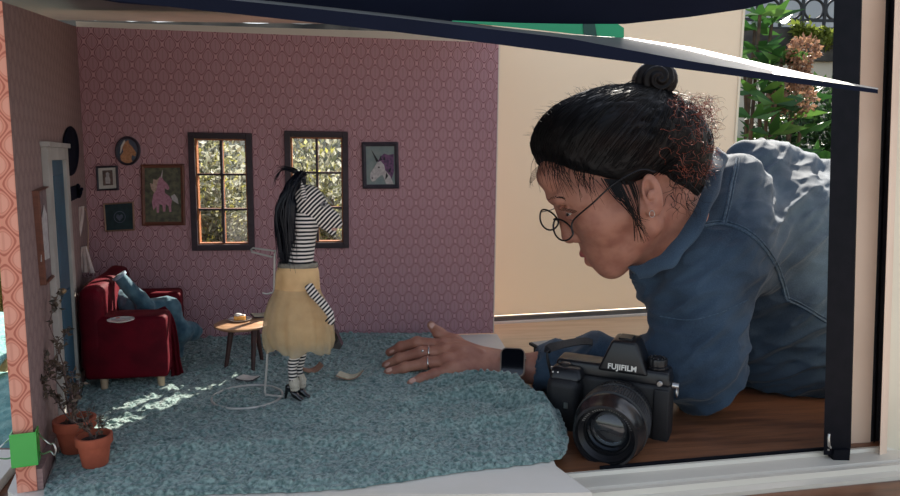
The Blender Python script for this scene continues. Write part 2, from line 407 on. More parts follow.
bm = B(); hexa(bm, [bp(0.0, WH, -TH), bp(BL, WH, -TH), bp(BL, WH, 0.001), bp(0.0, WH, 0.001), bp(0.0, WH + .0085, -TH), bp(BL, WH + .0145, -TH), bp(BL, WH + .0145, 0.001), bp(0.0, WH + .0085, 0.001)]); struct(obj('trim_13', bm, M_foam, smooth=False))
# floor board of the doll room
q0 = F(598, 493, -0.001); q1 = F(545, 339, -0.001); fl = [F(0, 520, -0.001) + V(-0.06, 0, 0), F(300, 500, -0.001), q0, F(560, 468, -0.001) * 1.0, q1, C1 + V(0.0, 0.06, -0.001), C0 + V(-0.05, 0.05, -0.001), A0 + V(-0.05, 0, -0.001)]
fl = [F(20, 500, -0.001), F(300, 496.5, -0.001), F(592, 492.5, -0.001), F(556, 466, -0.001), F(508, 352, -0.001), F(497, 334, -0.001), C0 + V(-0.05, 0.03, -0.001), A0 + V(-0.03, 0, -0.001)]
bm = B(); slab(bm, fl, (0, 0, -0.011)); struct(obj('floor', bm, M_foam, smooth=False))
bm = B(); slab(bm, [p + V(0, 0, -0.0111) for p in fl], (0, 0, -0.006)); struct(obj('trim_3', bm, M_navy, smooth=False))

# roof board over the doll room
bm = B(); z = WH + 0.013
slab(bm, [lp(-0.02, z, -0.17) + V(0, 0, -0.045), bp(-0.16, z + .03, -0.20), bp(BL + 0.03, z + .055, -0.20), V(0.10, 0.72, z - 0.02)], (0, 0, 0.008))
struct(obj('ceiling', bm, M_roof, smooth=False))

# ------------------------------------------------------------ the house around: wood floor, threshold, posts, sliding screen
e = (F(822, 450, -0.02) - F(600, 469, -0.02)).normalized(); en = Vector((e.y, -e.x, 0)); S0 = F(600, 469, -0.02)   # en towards the camera
def sp(s, t, z): return S0 + e * s + en * t + V(0, 0, z + 0.02)
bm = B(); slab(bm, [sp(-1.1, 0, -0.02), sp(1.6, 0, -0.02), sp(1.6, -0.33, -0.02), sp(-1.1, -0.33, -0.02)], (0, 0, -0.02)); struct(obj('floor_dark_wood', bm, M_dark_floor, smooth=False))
bm = B(); slab(bm, [sp(-1.1, -0.33, -0.02), sp(1.6, -0.33, -0.02), sp(1.6, -0.88, -0.02), sp(-1.1, -0.88, -0.02)], (0, 0, -0.02)); struct(obj('floor_far_pale', bm, M_pale_floor, smooth=False))  # far part of the wood floor, paler in tone than the near part
def extr(name, prof, s0, s1, m, bev=0.0008):
    bm = B(); a = [bm.verts.new(sp(s0, t, z)) for t, z in prof]; b_ = [bm.verts.new(sp(s1, t, z)) for t, z in prof]; n = len(prof)
    for i in range(n): bm.faces.new((a[i], b_[i], b_[(i + 1) % n], a[(i + 1) % n]))
    bm.faces.new(a); bm.faces.new(b_[::-1]); return struct(obj(name, bm, m, smooth=True, bevel=bev))
extr('trim_4', [(0.0, -0.045), (0.0, -0.0235), (0.003, -0.0195), (0.007, -0.0195), (0.009, -0.0235), (0.032, -0.0245), (0.0335, -0.0275), (0.044, -0.0275), (0.0455, -0.0225), (0.049, -0.0225), (0.051, -0.0285), (0.062, -0.03), (0.064, -0.045)], -1.1, 1.2, M_alu)
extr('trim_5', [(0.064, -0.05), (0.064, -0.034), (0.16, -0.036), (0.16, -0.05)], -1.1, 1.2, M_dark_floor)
extr('trim_6', [(-0.002, -0.03), (-0.002, -0.017), (0.001, -0.017), (0.001, -0.03)], 0, 0.34, M_black, 0)
def post(name, xb0, xb1, yb, xt0, xt1, d, dep, m, bev=0.001, ytop=-60):
    a, b_ = P(xb0, yb, d), P(xb1, yb, d + 0.005); c, f = P(xt1, ytop, d + 0.005), P(xt0, ytop, d)
    back = V(0.62 * dep, dep, 0); bm = B()
    hexa(bm, [a, b_, b_ + back, a + back, f, c, c + back, f + back]); return obj(name, bm, m, smooth=True, bevel=bev)
root = bpy.data.objects.new('door_2', None); COL.objects.link(root); root.location = P(836, 466, 0.80); struct(root)
o = post('door_stile', 823.5, 850, 455, 835.5, 863, 0.80, 0.035, M_black); o.data.transform(Matrix.Translation(-root.location)); o.parent = root
bm = B(); a = [P(834, 450, 0.7985), P(850, 450, 0.7985), P(849, 470.5, 0.7985), P(846, 470.5, 0.7985), P(833, 464.5, 0.7985)]; slab(bm, a, (0, 0.02, 0)); obj('stile_foot', bm, M_black, root, smooth=False)
bm = B(); tube(bm, [P(829, 434, 0.797), P(828.5, 438, 0.795), P(829, 446, 0.795), P(830.5, 447.5, 0.797)], 0.0016, 8); obj('latch', bm, M_steel, root)
bm = B(); tube(bm, [P(828.5, 449, 0.797), P(828.5, 450.5, 0.797)], 0.0012, 8); obj('screw', bm, M_steel, root)
struct(post('trim_7', 848, 869.5, 470, 861, 888, 0.84, 0.05, M_jamb))
struct(post('trim_8', 867, 881, 468, 886, 898, 0.846, 0.045, M_rubber))
struct(post('trim_9', 872.5, 874.5, 468, 891, 893, 0.842, 0.01, M_black))
struct(post('trim_10', 879, 886, 477, 897, 904, 0.815, 0.05, M_jamb))
struct(post('trim_11', 885, 960, 470, 903, 990, 0.83, 0.05, M_jamb2))
# sliding screen behind the person
n0 = F(493, 322.5, -0.02); n1 = F(650, 313.5, -0.02); e2 = (n1 - n0).normalized(); bk = Vector((-e2.y, e2.x, 0))
right = onplane(741, 60, n0, Vector((e2.y, -e2.x, 0))); RL = (right - n0).dot(e2); LS = -0.10
root = bpy.data.objects.new('door_1', None); COL.objects.link(root); root.location = n0; struct(root)
bm = B(); ctr = n0 + e2 * (RL + LS) / 2 + bk * 0.004 + V(0, 0, 0.378); box(bm, ctr, (RL - LS, 0.003, 0.726), basis(e2, bk, V(0, 0, 1))); obj('screen_panel', bm, M_cream, root, smooth=False)
bm = B(); box(bm, n0 + e2 * RL + bk * 0.004 + V(0, 0, 0.378), (0.006, 0.008, 0.726), basis(e2, bk, V(0, 0, 1))); obj('edge_strip', bm, M_jamb2, root, smooth=False)
bm = B(); box(bm, n0 + e2 * (RL + LS) / 2 + V(0, 0, 0.0065), (RL - LS, 0.014, 0.013), basis(e2, bk, V(0, 0, 1))); obj('track', bm, M_track, root, smooth=False, bevel=0.001)
bm = B(); box(bm, n0 + e2 * (RL + LS) / 2 - bk * 0.012 + V(0, 0, 0.002), (RL - LS, 0.012, 0.004), basis(e2, bk, V(0, 0, 1))); obj('track_lip', bm, M_foam, root, smooth=False)

# ------------------------------------------------------------ garden
bm = B(); box(bm, V(0, 6, -0.47), (14, 10, 0.04)); struct(obj('ground', bm, M_ground, smooth=False))
bm = B(); box(bm, V(0, -2.4, -0.32), (9, 5.9, 0.04)); struct(obj('floor_near_bounce', bm, var('grey_bounce_floor', srgb(168, 160, 156), srgb(146, 140, 138), 3, .9, .2), smooth=False))  # unseen floor below the camera, added to bounce sunlight onto the walls
g0 = V(-5, 3.9, 0); bm = B(); box(bm, V(0, 3.98, 0.24), (10, 0.16, 1.38)); struct(obj('wall_garden', bm, M_stucco, smooth=False))
def copz(v): return 0.93
bm = B(); box(bm, V(0, 3.98, 0.985), (10, 0.22, 0.17)); bmesh.ops.subdivide_edges(bm, edges=[e_ for e_ in bm.edges if e_.calc_length() > 5], cuts=200)
for v in bm.verts: v.co += V(0, 1, 1) * (mnoise.noise(v.co * 9) * 0.012)
struct(obj('trim_12', bm, M_coping, angle=60))
# ------------------------------------------------------------ boards hanging over the doll room
def strips(name, st, mats, pick, parent=None):
    bm = B(); rows = [[bm.verts.new(p) for p in s] for s in st]; n = len(rows[0])
    for a, b_ in zip(rows[:-1], rows[1:]):
        for i in range(n): f = bm.faces.new((a[i], a[(i + 1) % n], b_[(i + 1) % n], b_[i])); f.material_index = pick[i]
    bm.faces.new(rows[0][::-1]); bm.faces.new(rows[-1]); return obj(name, bm, mats, parent, angle=30)
M_white_top = var('glossy_white_sheet', srgb(132, 130, 124), srgb(112, 110, 106), 12, 0.5, 0.05)
EDG = [(40, -8, -20, -23), (180, 8, -5, -8), (300, 21, 7, 4), (400, 32.5, 18, 15), (490, 43.5, 29, 26), (570, 54, 38.5, 34.5), (630, 62, 50, 38), (690, 70, 61, 47), (740, 76.5, 69, 58), (800, 84, 78, 72), (850, 90, 85, 83), (878, 93.5, 89.5, 88)]
st = []
for i, (x, fb, ft, bt) in enumerate(EDG):
    df = 0.56 - 0.0; db = 0.66 - 0.06 * max(0, (x - 700) / 178)
    st.append([P(x, fb, df), P(x, ft, df), P(x, bt, db), P(x, bt + (fb - ft) * 0.9, db)])
o = strips('foam_board', st, [M_navy, M_white_top], [0, 1, 0, 0]); base(o, st[-1][0])
tag(o, 'long dark-edged board slanting down to a point at the black post', 'board')
st = []
for x, yb, db, yt in ((-80, -30, 0.70, -160), (120, 3, 0.69, -160), (300, 17, 0.68, -160), (450, 24, 0.67, -160), (560, 25, 0.67, -160), (625, 24, 0.67, -160), (690, 17, 0.68, -160), (745, 9, 0.69, -160), (775, 1, 0.70, -160)):
    st.append([P(x, yb, db), P(x, yb - 1, db + 0.008), P(x, yt, 0.608), P(x, yt + 2, 0.60)])
o = strips('roof_flap_board', st, [M_navy, M_roof], [0, 0, 0, 0]); base(o, st[0][0])
tag(o, 'large dark navy board overhead along the top of the photo', 'board')
M_tape = newmat('green_tape', srgb(0, 160, 104), 0.3, spec=0.5)[0]
bm = B(); pts = [(452, 20.5, 21.5), (520, 23.0, 28), (575, 24, 34), (618, 24, 37.5), (624, 28, 38)]
rows = [[P(x, a, 0.655), P(x, b_, 0.655), P(x, b_, 0.6562), P(x, a, 0.6562)] for x, a, b_ in pts]
rr = [[bm.verts.new(p) for p in r_] for r_ in rows]
for a, b_ in zip(rr[:-1], rr[1:]):
    for i in range(4): bm.faces.new((a[i], a[(i + 1) % 4], b_[(i + 1) % 4], b_[i]))
bm.faces.new(rr[0][::-1]); bm.faces.new(rr[-1]); o = obj('green_tape', bm, M_tape); base(o, rows[0][0]); tag(o, 'strip of shiny green tape between the two dark overhead boards', 'tape')
bm = B(); slab(bm, [P(583, 24, .6535), P(595, 24, .6535), P(597, 36, .6535), P(584, 35, .6535)], (0, 0.001, 0)); f = obj('tape_fold', bm, newmat('dark_green_tape', srgb(0, 66, 54), 0.4)[0], o)

# ------------------------------------------------------------ carpet
M_carpet, g, b = newmat('teal_fleece', srgb(112, 146, 144), 0.95, spec=0.1, sheen=0.5)
n1_ = g.noise(230, 4); n2_ = g.noise(14, 3)
g.l.new(g.mix(g.step(n1_, 0.3, 0.7), srgb(82, 108, 105), srgb(152, 174, 168)), b.inputs['Base Color']); c_ = b.inputs['Base Color'].links[0].from_socket
g.l.new(g.mix(g.math('MULTIPLY', g.step(n2_, 0.45, 0.75), 0.35), c_, srgb(80, 102, 106)), b.inputs['Base Color'])
g.bump(g.noise(420, 5), 0.9, 0.002)
def fuzz(xy, z, amp=0.0070, sc=310.0):
    p = np.stack([xy[:, 0], xy[:, 1], z], 1).astype(np.float32)
    a = fbm(p * sc / 3, 3); w = fbm(p * 28, 2)
    return (np.abs(a - 0.45) * 2.4) * amp + (w - 0.4) * 0.004
def blob(xy, cx, cy, rx, ry, ang):
    c, s_ = math.cos(ang), math.sin(ang); dx, dy = xy[:, 0] - cx, xy[:, 1] - cy
    u, w = (dx * c + dy * s_) / rx, (-dx * s_ + dy * c) / ry; return np.exp(-(u * u + w * w))
bl = [F(40, 499, 0.0), F(120, 496, 0), F(200, 495, 0), F(340, 489.5, 0), F(450, 474, 0), F(540, 463, 0), F(562, 459, 0)]
bp_t = [F(60, 342, 0), F(130, 341, 0), F(200, 340, 0), F(290, 337, 0), F(380, 335, 0), F(418, 334.5, 0), F(437, 336, 0)]
rt = [F(562, 459, 0), F(568, 440, 0), F(556, 412, 0), F(532, 395, 0), F(500, 372, 0), F(470, 352, 0), F(437, 336, 0)]
bp_t = [bp(BL * k, 0, 0.004) for k in (0.0, 0.18, 0.36, 0.54, 0.72, 0.82)] + [F(437, 337, 0)]
lf = [lp(LL * k, 0, 0.008) for k in (0.0, 0.2, 0.4, 0.6, 0.8, 1.0)]
bl[0] = lp(-0.02, 0, 0.008); lf[0] = bl[0]; bp_t[0] = lf[-1]
def curve(pts, n):
    pts = smoothpts(pts, 8); d = [0]
    for a, c in zip(pts[:-1], pts[1:]): d.append(d[-1] + (c - a).length)
    t = np.linspace(0, d[-1], n); return np.stack([np.interp(t, d, [p[k] for p in pts]) for k in range(3)], 1)
NU, NV = 620, 520
cb, ct = curve(bl, NU), curve(bp_t, NU); cl, cr_ = curve(lf, NV), curve(rt, NV)
u = np.linspace(0, 1, NU)[:, None, None]; v = np.linspace(0, 1, NV)[None, :, None]
S = (1 - v) * cb[:, None] + v * ct[:, None] + (1 - u) * cl[None] + u * cr_[None] - ((1 - u) * (1 - v) * cb[0] + u * (1 - v) * cb[-1] + (1 - u) * v * ct[0] + u * v * ct[-1])
S = S.reshape(-1, 3); xy = S[:, :2]; uu = np.broadcast_to(u[:, :, 0], (NU, NV)).ravel(); vv = np.broadcast_to(v[:, :, 0], (NU, NV)).ravel()
z = 0.005 + 0 * uu
for (px, py, rx, ry, ang, hgt) in ((500, 392, .10, .016, -0.35, .016), (470, 402, .08, .012, 0.25, .011), (530, 412, .07, .014, -0.6, .016), (505, 428, .09, .014, 0.1, .009), (548, 432, .03, .035, 0.3, .012), (300, 342, .16, .014, 0.1, .008), (395, 344, .08, .02, 0.1, .007), (200, 455, .12, .02, 0.2, .006), (380, 450, .10, .02, -0.2, .005), (110, 450, .05, .03, 0.5, .004)):
    q = F(px, py, 0.0); z = z + 1.5 * hgt * blob(xy, q.x, q.y, rx, ry, ang)
edge = np.minimum(np.minimum(uu * 6, (1 - uu) * 9), np.minimum(vv * 14, (1 - vv) * 30)); z = z * np.clip(edge * 3, 0.35, 1)
z = z + fuzz(xy, z * 0)
jit = (np.stack([vnoise(np.c_[xy * 160, z * 0 + 3]), vnoise(np.c_[xy * 160, z * 0 + 9])], 1) - 0.5) * 0.0035
S[:, :2] += jit; S[:, 2] = z
rim = (uu == 0) | (uu == 1) | (vv == 0) | (vv == 1); S[rim, 2] = 0.0
ii = np.arange(NU * NV).reshape(NU, NV); q = np.stack([ii[:-1, :-1], ii[1:, :-1], ii[1:, 1:], ii[:-1, 1:]], -1).reshape(-1, 4)
carpet = finish('carpet', npmesh('carpet', S, q), M_carpet, None, True, 0)
tag(carpet, 'teal fleece blanket laid as carpet across the doll room floor', 'carpet')
_grid = S.reshape(NU, NV, 3)
CT = BVHTree.FromPolygons([tuple(p) for p in _grid[::4, ::4].reshape(-1, 3)], [tuple(x) for x in (lambda I: np.stack([I[:-1, :-1], I[1:, :-1], I[1:, 1:], I[:-1, 1:]], -1).reshape(-1, 4))(np.arange(_grid[::4, ::4].shape[0] * _grid[::4, ::4].shape[1]).reshape(_grid[::4, ::4].shape[:2])).tolist()])
def gz(x, y):
    h = CT.ray_cast(Vector((x, y, 1)), Vector((0, 0, -1)))[0]; return h.z if h else 0.0
def onfloor(px, py):
    p = F(px, py, 0.007); return Vector((p.x, p.y, gz(p.x, p.y)))

# ------------------------------------------------------------ plants and fence beyond
def leafmat(name, cols, tr=0.4):
    m, g, b = newmat(name, cols[0], 0.5, spec=0.4)
    k = g.n.new('ShaderNodeNewGeometry')
    c = g.ramp(k.outputs['Random Per Island'], [(i / max(1, len(cols) - 1), c) for i, c in enumerate(cols)])
    g.l.new(c, b.inputs['Base Color'])
    t = g.n.new('ShaderNodeBsdfTranslucent'); g.l.new(c, t.inputs[0]); mx = g.n.new('ShaderNodeMixShader'); mx.inputs[0].default_value = tr
    g.l.new(b.outputs[0], mx.inputs[1]); g.l.new(t.outputs[0], mx.inputs[2]); g.l.new(mx.outputs[0], g.n['Material Output'].inputs[0]); return m
def leaves_np(cent, dirs, L, W, bend=0.25):
    n = len(cent); d = dirs / np.linalg.norm(dirs, axis=1)[:, None]; r = rng.normal(size=(n, 3)); s = np.cross(d, r); s /= np.linalg.norm(s, axis=1)[:, None]; nn = np.cross(s, d)
    L = (L * rng.uniform(.7, 1.3, n))[:, None]; W = (W * rng.uniform(.7, 1.3, n))[:, None]
    v = np.stack([cent, cent + d * L * .5 + s * W * .5 + nn * L * bend * .3, cent + d * L + nn * -L * bend * .2, cent + d * L * .5 - s * W * .5 + nn * L * bend * .3], 1).reshape(-1, 3)
    q = np.arange(n * 4).reshape(n, 4); return v, q
def bush(name, c, r, n, L, W, m, stems, label, group, shell=0.55):
    c = np.array(c); r = np.array(r)
    d = rng.normal(size=(n, 3)); d /= np.linalg.norm(d, axis=1)[:, None]
    lump = 0.78 + 0.35 * fbm(d.astype(np.float32) * 2.3 + c.astype(np.float32) * 3, 3)
    p = c + d * r * (rng.uniform(shell, 1, n) * lump)[:, None]
    dirs = d + rng.normal(size=(n, 3)) * 0.7
    v, q = leaves_np(p, dirs, L, W)
    root = thing(name, (c[0], c[1], -0.45), label, 'shrub', group)
    finish('foliage', npmesh('foliage', v, q), m, root, False)
    bm = B()
    for k in range(9):
        a = rng.uniform(0, 6.28); t = Vector((c[0] + math.cos(a) * r[0] * .6, c[1] + math.sin(a) * r[1] * .6, c[2] + r[2] * rng.uniform(0, .6))); s = Vector((c[0] + rng.uniform(-.05, .05), c[1] + rng.uniform(-.05, .05), -0.45))
        tube(bm, smoothpts([s, (s + t) / 2 + V(0, 0, .05), t], 4), [0.012] * 4 + [0.006] * 5, 5)
    obj('stems', bm, stems, root); return root
M_bark = var('brown_bark', srgb(92, 74, 58), srgb(58, 46, 38), 30, 0.9, 0.5)
M_leafA = leafmat('olive_leaves', [srgb(92, 98, 72), srgb(150, 148, 116), srgb(190, 190, 172), srgb(118, 110, 94), srgb(196, 190, 96), srgb(206, 206, 198), srgb(150, 150, 136)], 0.45)
M_leafB = leafmat('dark_leaves', [srgb(26, 48, 28), srgb(44, 74, 40), srgb(70, 100, 54)], 0.25)
M_leafC = leafmat('broad_leaves', [srgb(40, 78, 38), srgb(62, 106, 48), srgb(96, 136, 62)], 0.25)
M_leafD = leafmat('grey_leaves', [srgb(140, 144, 122), srgb(190, 190, 172), srgb(96, 100, 74), srgb(166, 136, 96), srgb(210, 208, 196)], 0.5)
M_grass = leafmat('dry_grass', [srgb(120, 118, 66), srgb(164, 152, 92), srgb(84, 96, 44)], 0.35)
M_dry = leafmat('dry_flowers', [srgb(150, 112, 92), srgb(176, 140, 112), srgb(112, 80, 70)], 0.3)
spots = [(-0.84, 2.42, 0.0, .24, .20, .44, 1500, M_leafA, 'sunlit olive shrub filling the left window, nearest one'),
         (-1.12, 3.1, 0.06, .34, .28, .50, 1600, M_leafD, 'greyish pale shrub behind, seen in the upper left window panes'),
         (-0.48, 2.5, 0.02, .24, .22, .44, 1300, M_leafA, 'sunlit olive shrub seen through the right window behind the zebra head'),
         (-0.60, 3.2, 0.08, .30, .28, .52, 1500, M_leafD, 'greyish pale shrub behind, seen in the upper right window panes')]
for x, y, zc, rx, ry, rz, n, m, lb in spots:
    bush('garden_shrub', (x, y, zc), (rx, ry, rz), n * 5, 0.032, 0.014, m, M_bark, lb, 'shrubs seen through the doll room windows', 0.15)
# broad-leaved shrub on the right: whorls of long leaves
q = P(778, 120, 2.25); root = thing('broad_leaved_shrub', (q.x, q.y, -0.45), 'broad-leaved green shrub beside the cream screen edge', 'shrub')
cent, dr = [], []
bmS = B()
for (px, py, d) in ((782, 58, 2.25), (770, 66, 2.3), (758, 50, 2.4), (760, 92, 2.2), (775, 104, 2.15), (790, 118, 2.2), (752, 118, 2.1), (770, 135, 2.1), (800, 132, 2.25), (748, 148, 2.1), (785, 152, 2.15), (765, 170, 2.1), (808, 158, 2.3), (745, 76, 2.35), (755, 30, 2.5), (772, 22, 2.5), (780, 84, 2.3), (760, 15, 2.45), (795, 100, 2.4), (740, 180, 2.1), (790, 180, 2.2), (750, 60, 2.6)):
    t = P(px, py, d)
    for k in range(9):
        a = k * 2.4 + rng.uniform(0, .5); el = rng.uniform(-.1, .6); cent.append(tuple(t)); dr.append((math.cos(a), math.sin(a), el))
    s = Vector((q.x + rng.uniform(-.08, .08), q.y + .1, -0.45)); tube(bmS, smoothpts([s, (s * .4 + t * .6) - V(0, 0, .06), t], 4), 0.006, 5)
v, qq = leaves_np(np.array(cent), np.array(dr), 0.10, 0.032, 0.3)
finish('foliage', npmesh('foliage', v, qq), M_leafC, root, False); obj('stems', bmS, M_bark, root)
bush('dense_shrub', P(815, 160, 2.75), (.34, .25, .34), 6500, 0.03, 0.014, M_leafB, M_bark, 'dense dark small-leaved shrub behind the denim shoulder, right side', None, 0.35)
bush('dense_shrub', P(705, 215, 3.1), (.28, .22, .36), 3500, 0.045, 0.02, M_leafB, M_bark, 'dark shrub low behind the broad-leaved one, partly behind the cream screen', None, 0.35)
for i, (px, py, r_, lb) in enumerate(((803, 52, .05, 'dried brown flower head near the stone coping'), (800, 78, .035, 'small dried flower head just under the slanting board'), (797, 97, .06, 'largest dried brown flower head in the broad-leaved shrub'), (778, 103, .035, 'small dried flower head left of the largest one'))):
    c = np.array(P(px, py, 2.2)); d = rng.normal(size=(420, 3)); d /= np.linalg.norm(d, axis=1)[:, None]
    v, qq = leaves_np(c + d * r_ * rng.uniform(.5, 1, 420)[:, None], d + rng.normal(size=(420, 3)) * .5, 0.014, 0.012)
    o = finish('dried_flower_head', npmesh('dried_flower_head', v, qq), M_dry, None, False); base(o, c); tag(o, lb, 'flower', 'dried flower heads')
# creeper on the coping and a bare twig
n = 500; t0, t1 = P(795, 28, 3.85), P(836, 40, 3.82); tt = rng.uniform(0, 1, n)[:, None]
v, qq = leaves_np(np.array(t0) * (1 - tt) + np.array(t1) * tt + rng.normal(size=(n, 3)) * [.02, .02, .018], rng.normal(size=(n, 3)), .035, .02)
o = finish('creeper', npmesh('creeper', v, qq), leafmat('creeper_leaves', [srgb(96, 112, 44), srgb(130, 140, 60)]), None, False); base(o, t0); tag(o, 'yellow-green creeper lying on top of the stone garden wall', 'plant')
# iron fence on the garden wall
root = thing('iron_fence', (1.9, 3.98, 1.07), 'black wrought iron fence with rings on the garden wall', 'fence')
x0, x1, zb, zt = 1.35, 2.45, 1.07, 1.30
for z in (zb + .02, zb + .065, zt - 0.02, zt + 0.03):
    bm = B(); box(bm, V((x0 + x1) / 2, 3.98, z), (x1 - x0, .018, .014)); obj('rail', bm, M_iron, root, smooth=False)
k = 0; x = x0
while x < x1:
    bm = B(); box(bm, V(x, 3.98, (zb + zt) / 2), (.014, .014, zt - zb + .06)); obj('bar', bm, M_iron, root, smooth=False)
    bm = B(); tube(bm, [V(x + .0625 + .055 * math.cos(a * math.pi / 10), 3.98, zb + .125 + .055 * math.sin(a * math.pi / 10)) for a in range(20)], .007, 6, closed=True); obj('ring', bm, M_iron, root)
    x += .125
M_far = var('pale_far_wall', srgb(186, 190, 192), srgb(170, 174, 178), 3, .9, .1)
bm = B(); box(bm, V(2.0, 6.2, 0.9), (7.0, .2, 2.7)); struct(obj('wall_far', bm, M_far, smooth=False))
# left of the doll room: dry grass tussock and folded teal blanket
n = 1800; c = np.array(P(2, 275, 1.9)); pp = c + rng.normal(size=(n, 3)) * [.10, .10, .02] + [-.05, 0, -.1]
d = np.c_[rng.normal(size=n) * .35, rng.normal(size=n) * .35, rng.uniform(.6, 1, n)]
v, qq = leaves_np(pp, d, .42, .010, .5); o = finish('grass_tussock', npmesh('grass_tussock', v, qq), M_grass, None, False); base(o, (c[0], c[1], c[2] - .1)); tag(o, 'dry grass tussock outside at the left edge of the photo', 'grass', kind='stuff')
M_teal2 = var('aqua_fleece', srgb(110, 160, 156), srgb(150, 190, 182), 60, .95, .8, .003, fine=240)
for (yb, yt, dx, lb) in ((1.02, 1.36, 0.0, 'folded aqua fleece behind, upper of the two outside the left wall'), (0.80, 1.06, .02, 'folded aqua fleece nearer, lower of the two outside the left wall')):
    xr = -0.665 - (1.2 - yb) * -.10; pts = []
    n1, n2 = 60, 50; X = np.linspace(-1.1, (-.70 if yb > 1 else -.52), n1)[:, None] + np.zeros((1, n2)); A = np.linspace(0, math.pi, n2)[None, :]
    rad = (.035 if yb > 1 else .016)
    Y = (yb + yt) / 2 - np.cos(A) * (yt - yb) / 2 + 0 * X; Zz = np.sin(A) ** .35 * rad * (1.6 if yb > 1 else 1) + 0 * X
    pv = np.stack([X, Y, Zz], -1).reshape(-1, 3); nz = (fbm(pv * 14, 3) - .45) * .04 + (fbm(pv * 90, 2) - .4) * .008; pv[:, 2] += nz * (pv[:, 2] > .004) - .019
    I = np.arange(n1 * n2).reshape(n1, n2); qd = np.stack([I[:-1, :-1], I[1:, :-1], I[1:, 1:], I[:-1, 1:]], -1).reshape(-1, 4)
    o = finish('folded_fleece', npmesh('folded_fleece', pv, qd), M_teal2, None, True, 0); base(o, (-.7, (yb + yt) / 2, -.02)); tag(o, lb, 'blanket', 'folded fleeces outside the left wall')
    so = o.modifiers.new('thick', 'SOLIDIFY'); so.thickness = 0.002
bm = B(); slab(bm, [V(-1.0, .60, -.019), V(-.455, .60, -.019), V(-.50, .765, -.019), V(-1.0, .765, -.019)], (0, 0, .012)); o = obj('white_board_offcut', bm, M_foam, smooth=False); base(o, V(-.7, .7, -.019)); tag(o, 'flat white board at the bottom left corner, outside the left wall', 'board')
# ------------------------------------------------------------ pictures and fittings on the doll room walls
Z = V(0, 0, 1)
def bpx(px, py, out):                                # a point of the back wall's face, stood off by out
    s, z = bw(px, py); return bp(s, z, out)
def lpx(px, py, out):
    s, z = lw(px, py); return lp(s, z, out)
def flat(name, pts, m, parent, wf=bpx, out=0.0035, th=0.0004, nrm=None):
    bm = B(); slab(bm, [wf(x, y, out) for x, y in pts], (nrm or bn) * th); return obj(name, bm, m, parent, smooth=False)
def ovalpts(cx, cy, rx, ry, n=28, a0=0): return [(cx + rx * math.cos(2 * math.pi * k / n + a0), cy + ry * math.sin(2 * math.pi * k / n + a0)) for k in range(n)]
def ringframe(name, outer, inner, m, parent, wf, nrm, t0=0.0, t1=0.0065):
    bm = B(); n = len(outer); rows = []
    for pts, o in ((outer, t0), (outer, t1 * .8), ([((a[0] * .6 + b_[0] * .4), (a[1] * .6 + b_[1] * .4)) for a, b_ in zip(outer, inner)], t1), (inner, t1 * .7), (inner, t0 + .0005)):
        rows.append([bm.verts.new(wf(x, y, o)) for x, y in pts])
    rows.append(rows[0])
    for a, b_ in zip(rows[:-1], rows[1:]):
        for i in range(n): bm.faces.new((a[i], a[(i + 1) % n], b_[(i + 1) % n], b_[i]))
    return obj(name, bm, m, parent, smooth=True, angle=25)
def picture(name, label, outer, border, mf, mback, wf=bpx, nrm=None):
    nrm = nrm or bn; cx = sum(p[0] for p in outer) / len(outer); cy = sum(p[1] for p in outer) / len(outer)
    root = thing(name, wf(cx, max(p[1] for p in outer), 0), label, 'picture')
    rx = (max(p[0] for p in outer) - min(p[0] for p in outer)) / 2; ry = (max(p[1] for p in outer) - min(p[1] for p in outer)) / 2
    inner = [(cx + (x - cx) * (1 - border / rx), cy + (y - cy) * (1 - border / ry)) for x, y in outer]
    ringframe('frame', outer, inner, mf, root, wf, nrm)
    bm = B(); slab(bm, [wf(cx + (x - cx) * 1.02, cy + (y - cy) * 1.02, 0.002) for x, y in inner], nrm * 0.0008); obj('canvas', bm, mback, root, smooth=False)
    return root
def rect(l, t, r, b_, sk=0): return [(l, t + sk), (r, t), (r + 1.2, b_), (l + 1.2, b_ + sk)]
M_woodf = wood('brown_frame_wood', srgb(120, 74, 58), srgb(92, 54, 44), srgb(130, 84, 64), .5, .45, 0, 0)
M_darkf = var('dark_frame', srgb(62, 52, 64), srgb(48, 42, 54), 60, .5, .1)
M_palef = wood('pale_frame_wood', srgb(176, 138, 116), srgb(150, 112, 92), srgb(184, 148, 126), .5, .5, 0, 0)
def paint(n, a, b_, sc=120, r=.6): return var(n, a, b_, sc, r, .08)
M_olive = paint('olive_painting', srgb(74, 72, 62), srgb(110, 108, 84)); M_pinku = paint('pink_paint', srgb(200, 144, 160), srgb(176, 118, 138), 300)
M_slate = paint('slate_painting', srgb(96, 104, 122), srgb(80, 86, 104)); M_tan = paint('tan_paint', srgb(206, 150, 110), srgb(178, 120, 84), 300)
M_white = var('off_white', srgb(222, 216, 208), srgb(206, 198, 190), 40, .6, .05); M_tealp = paint('dark_teal_painting', srgb(34, 58, 62), srgb(26, 46, 52))
M_greyp = paint('grey_teal_painting', srgb(124, 140, 142), srgb(140, 150, 148), 90); M_purple = paint('purple_paint', srgb(128, 84, 122), srgb(70, 48, 84), 200)
M_ink = newmat('ink', (0.02, 0.018, 0.025), .6)[0]; M_bone = paint('bone_paint', srgb(206, 198, 196), srgb(178, 168, 170), 200); M_gold = newmat('worn_gold', srgb(150, 122, 92), .45, .5)[0]
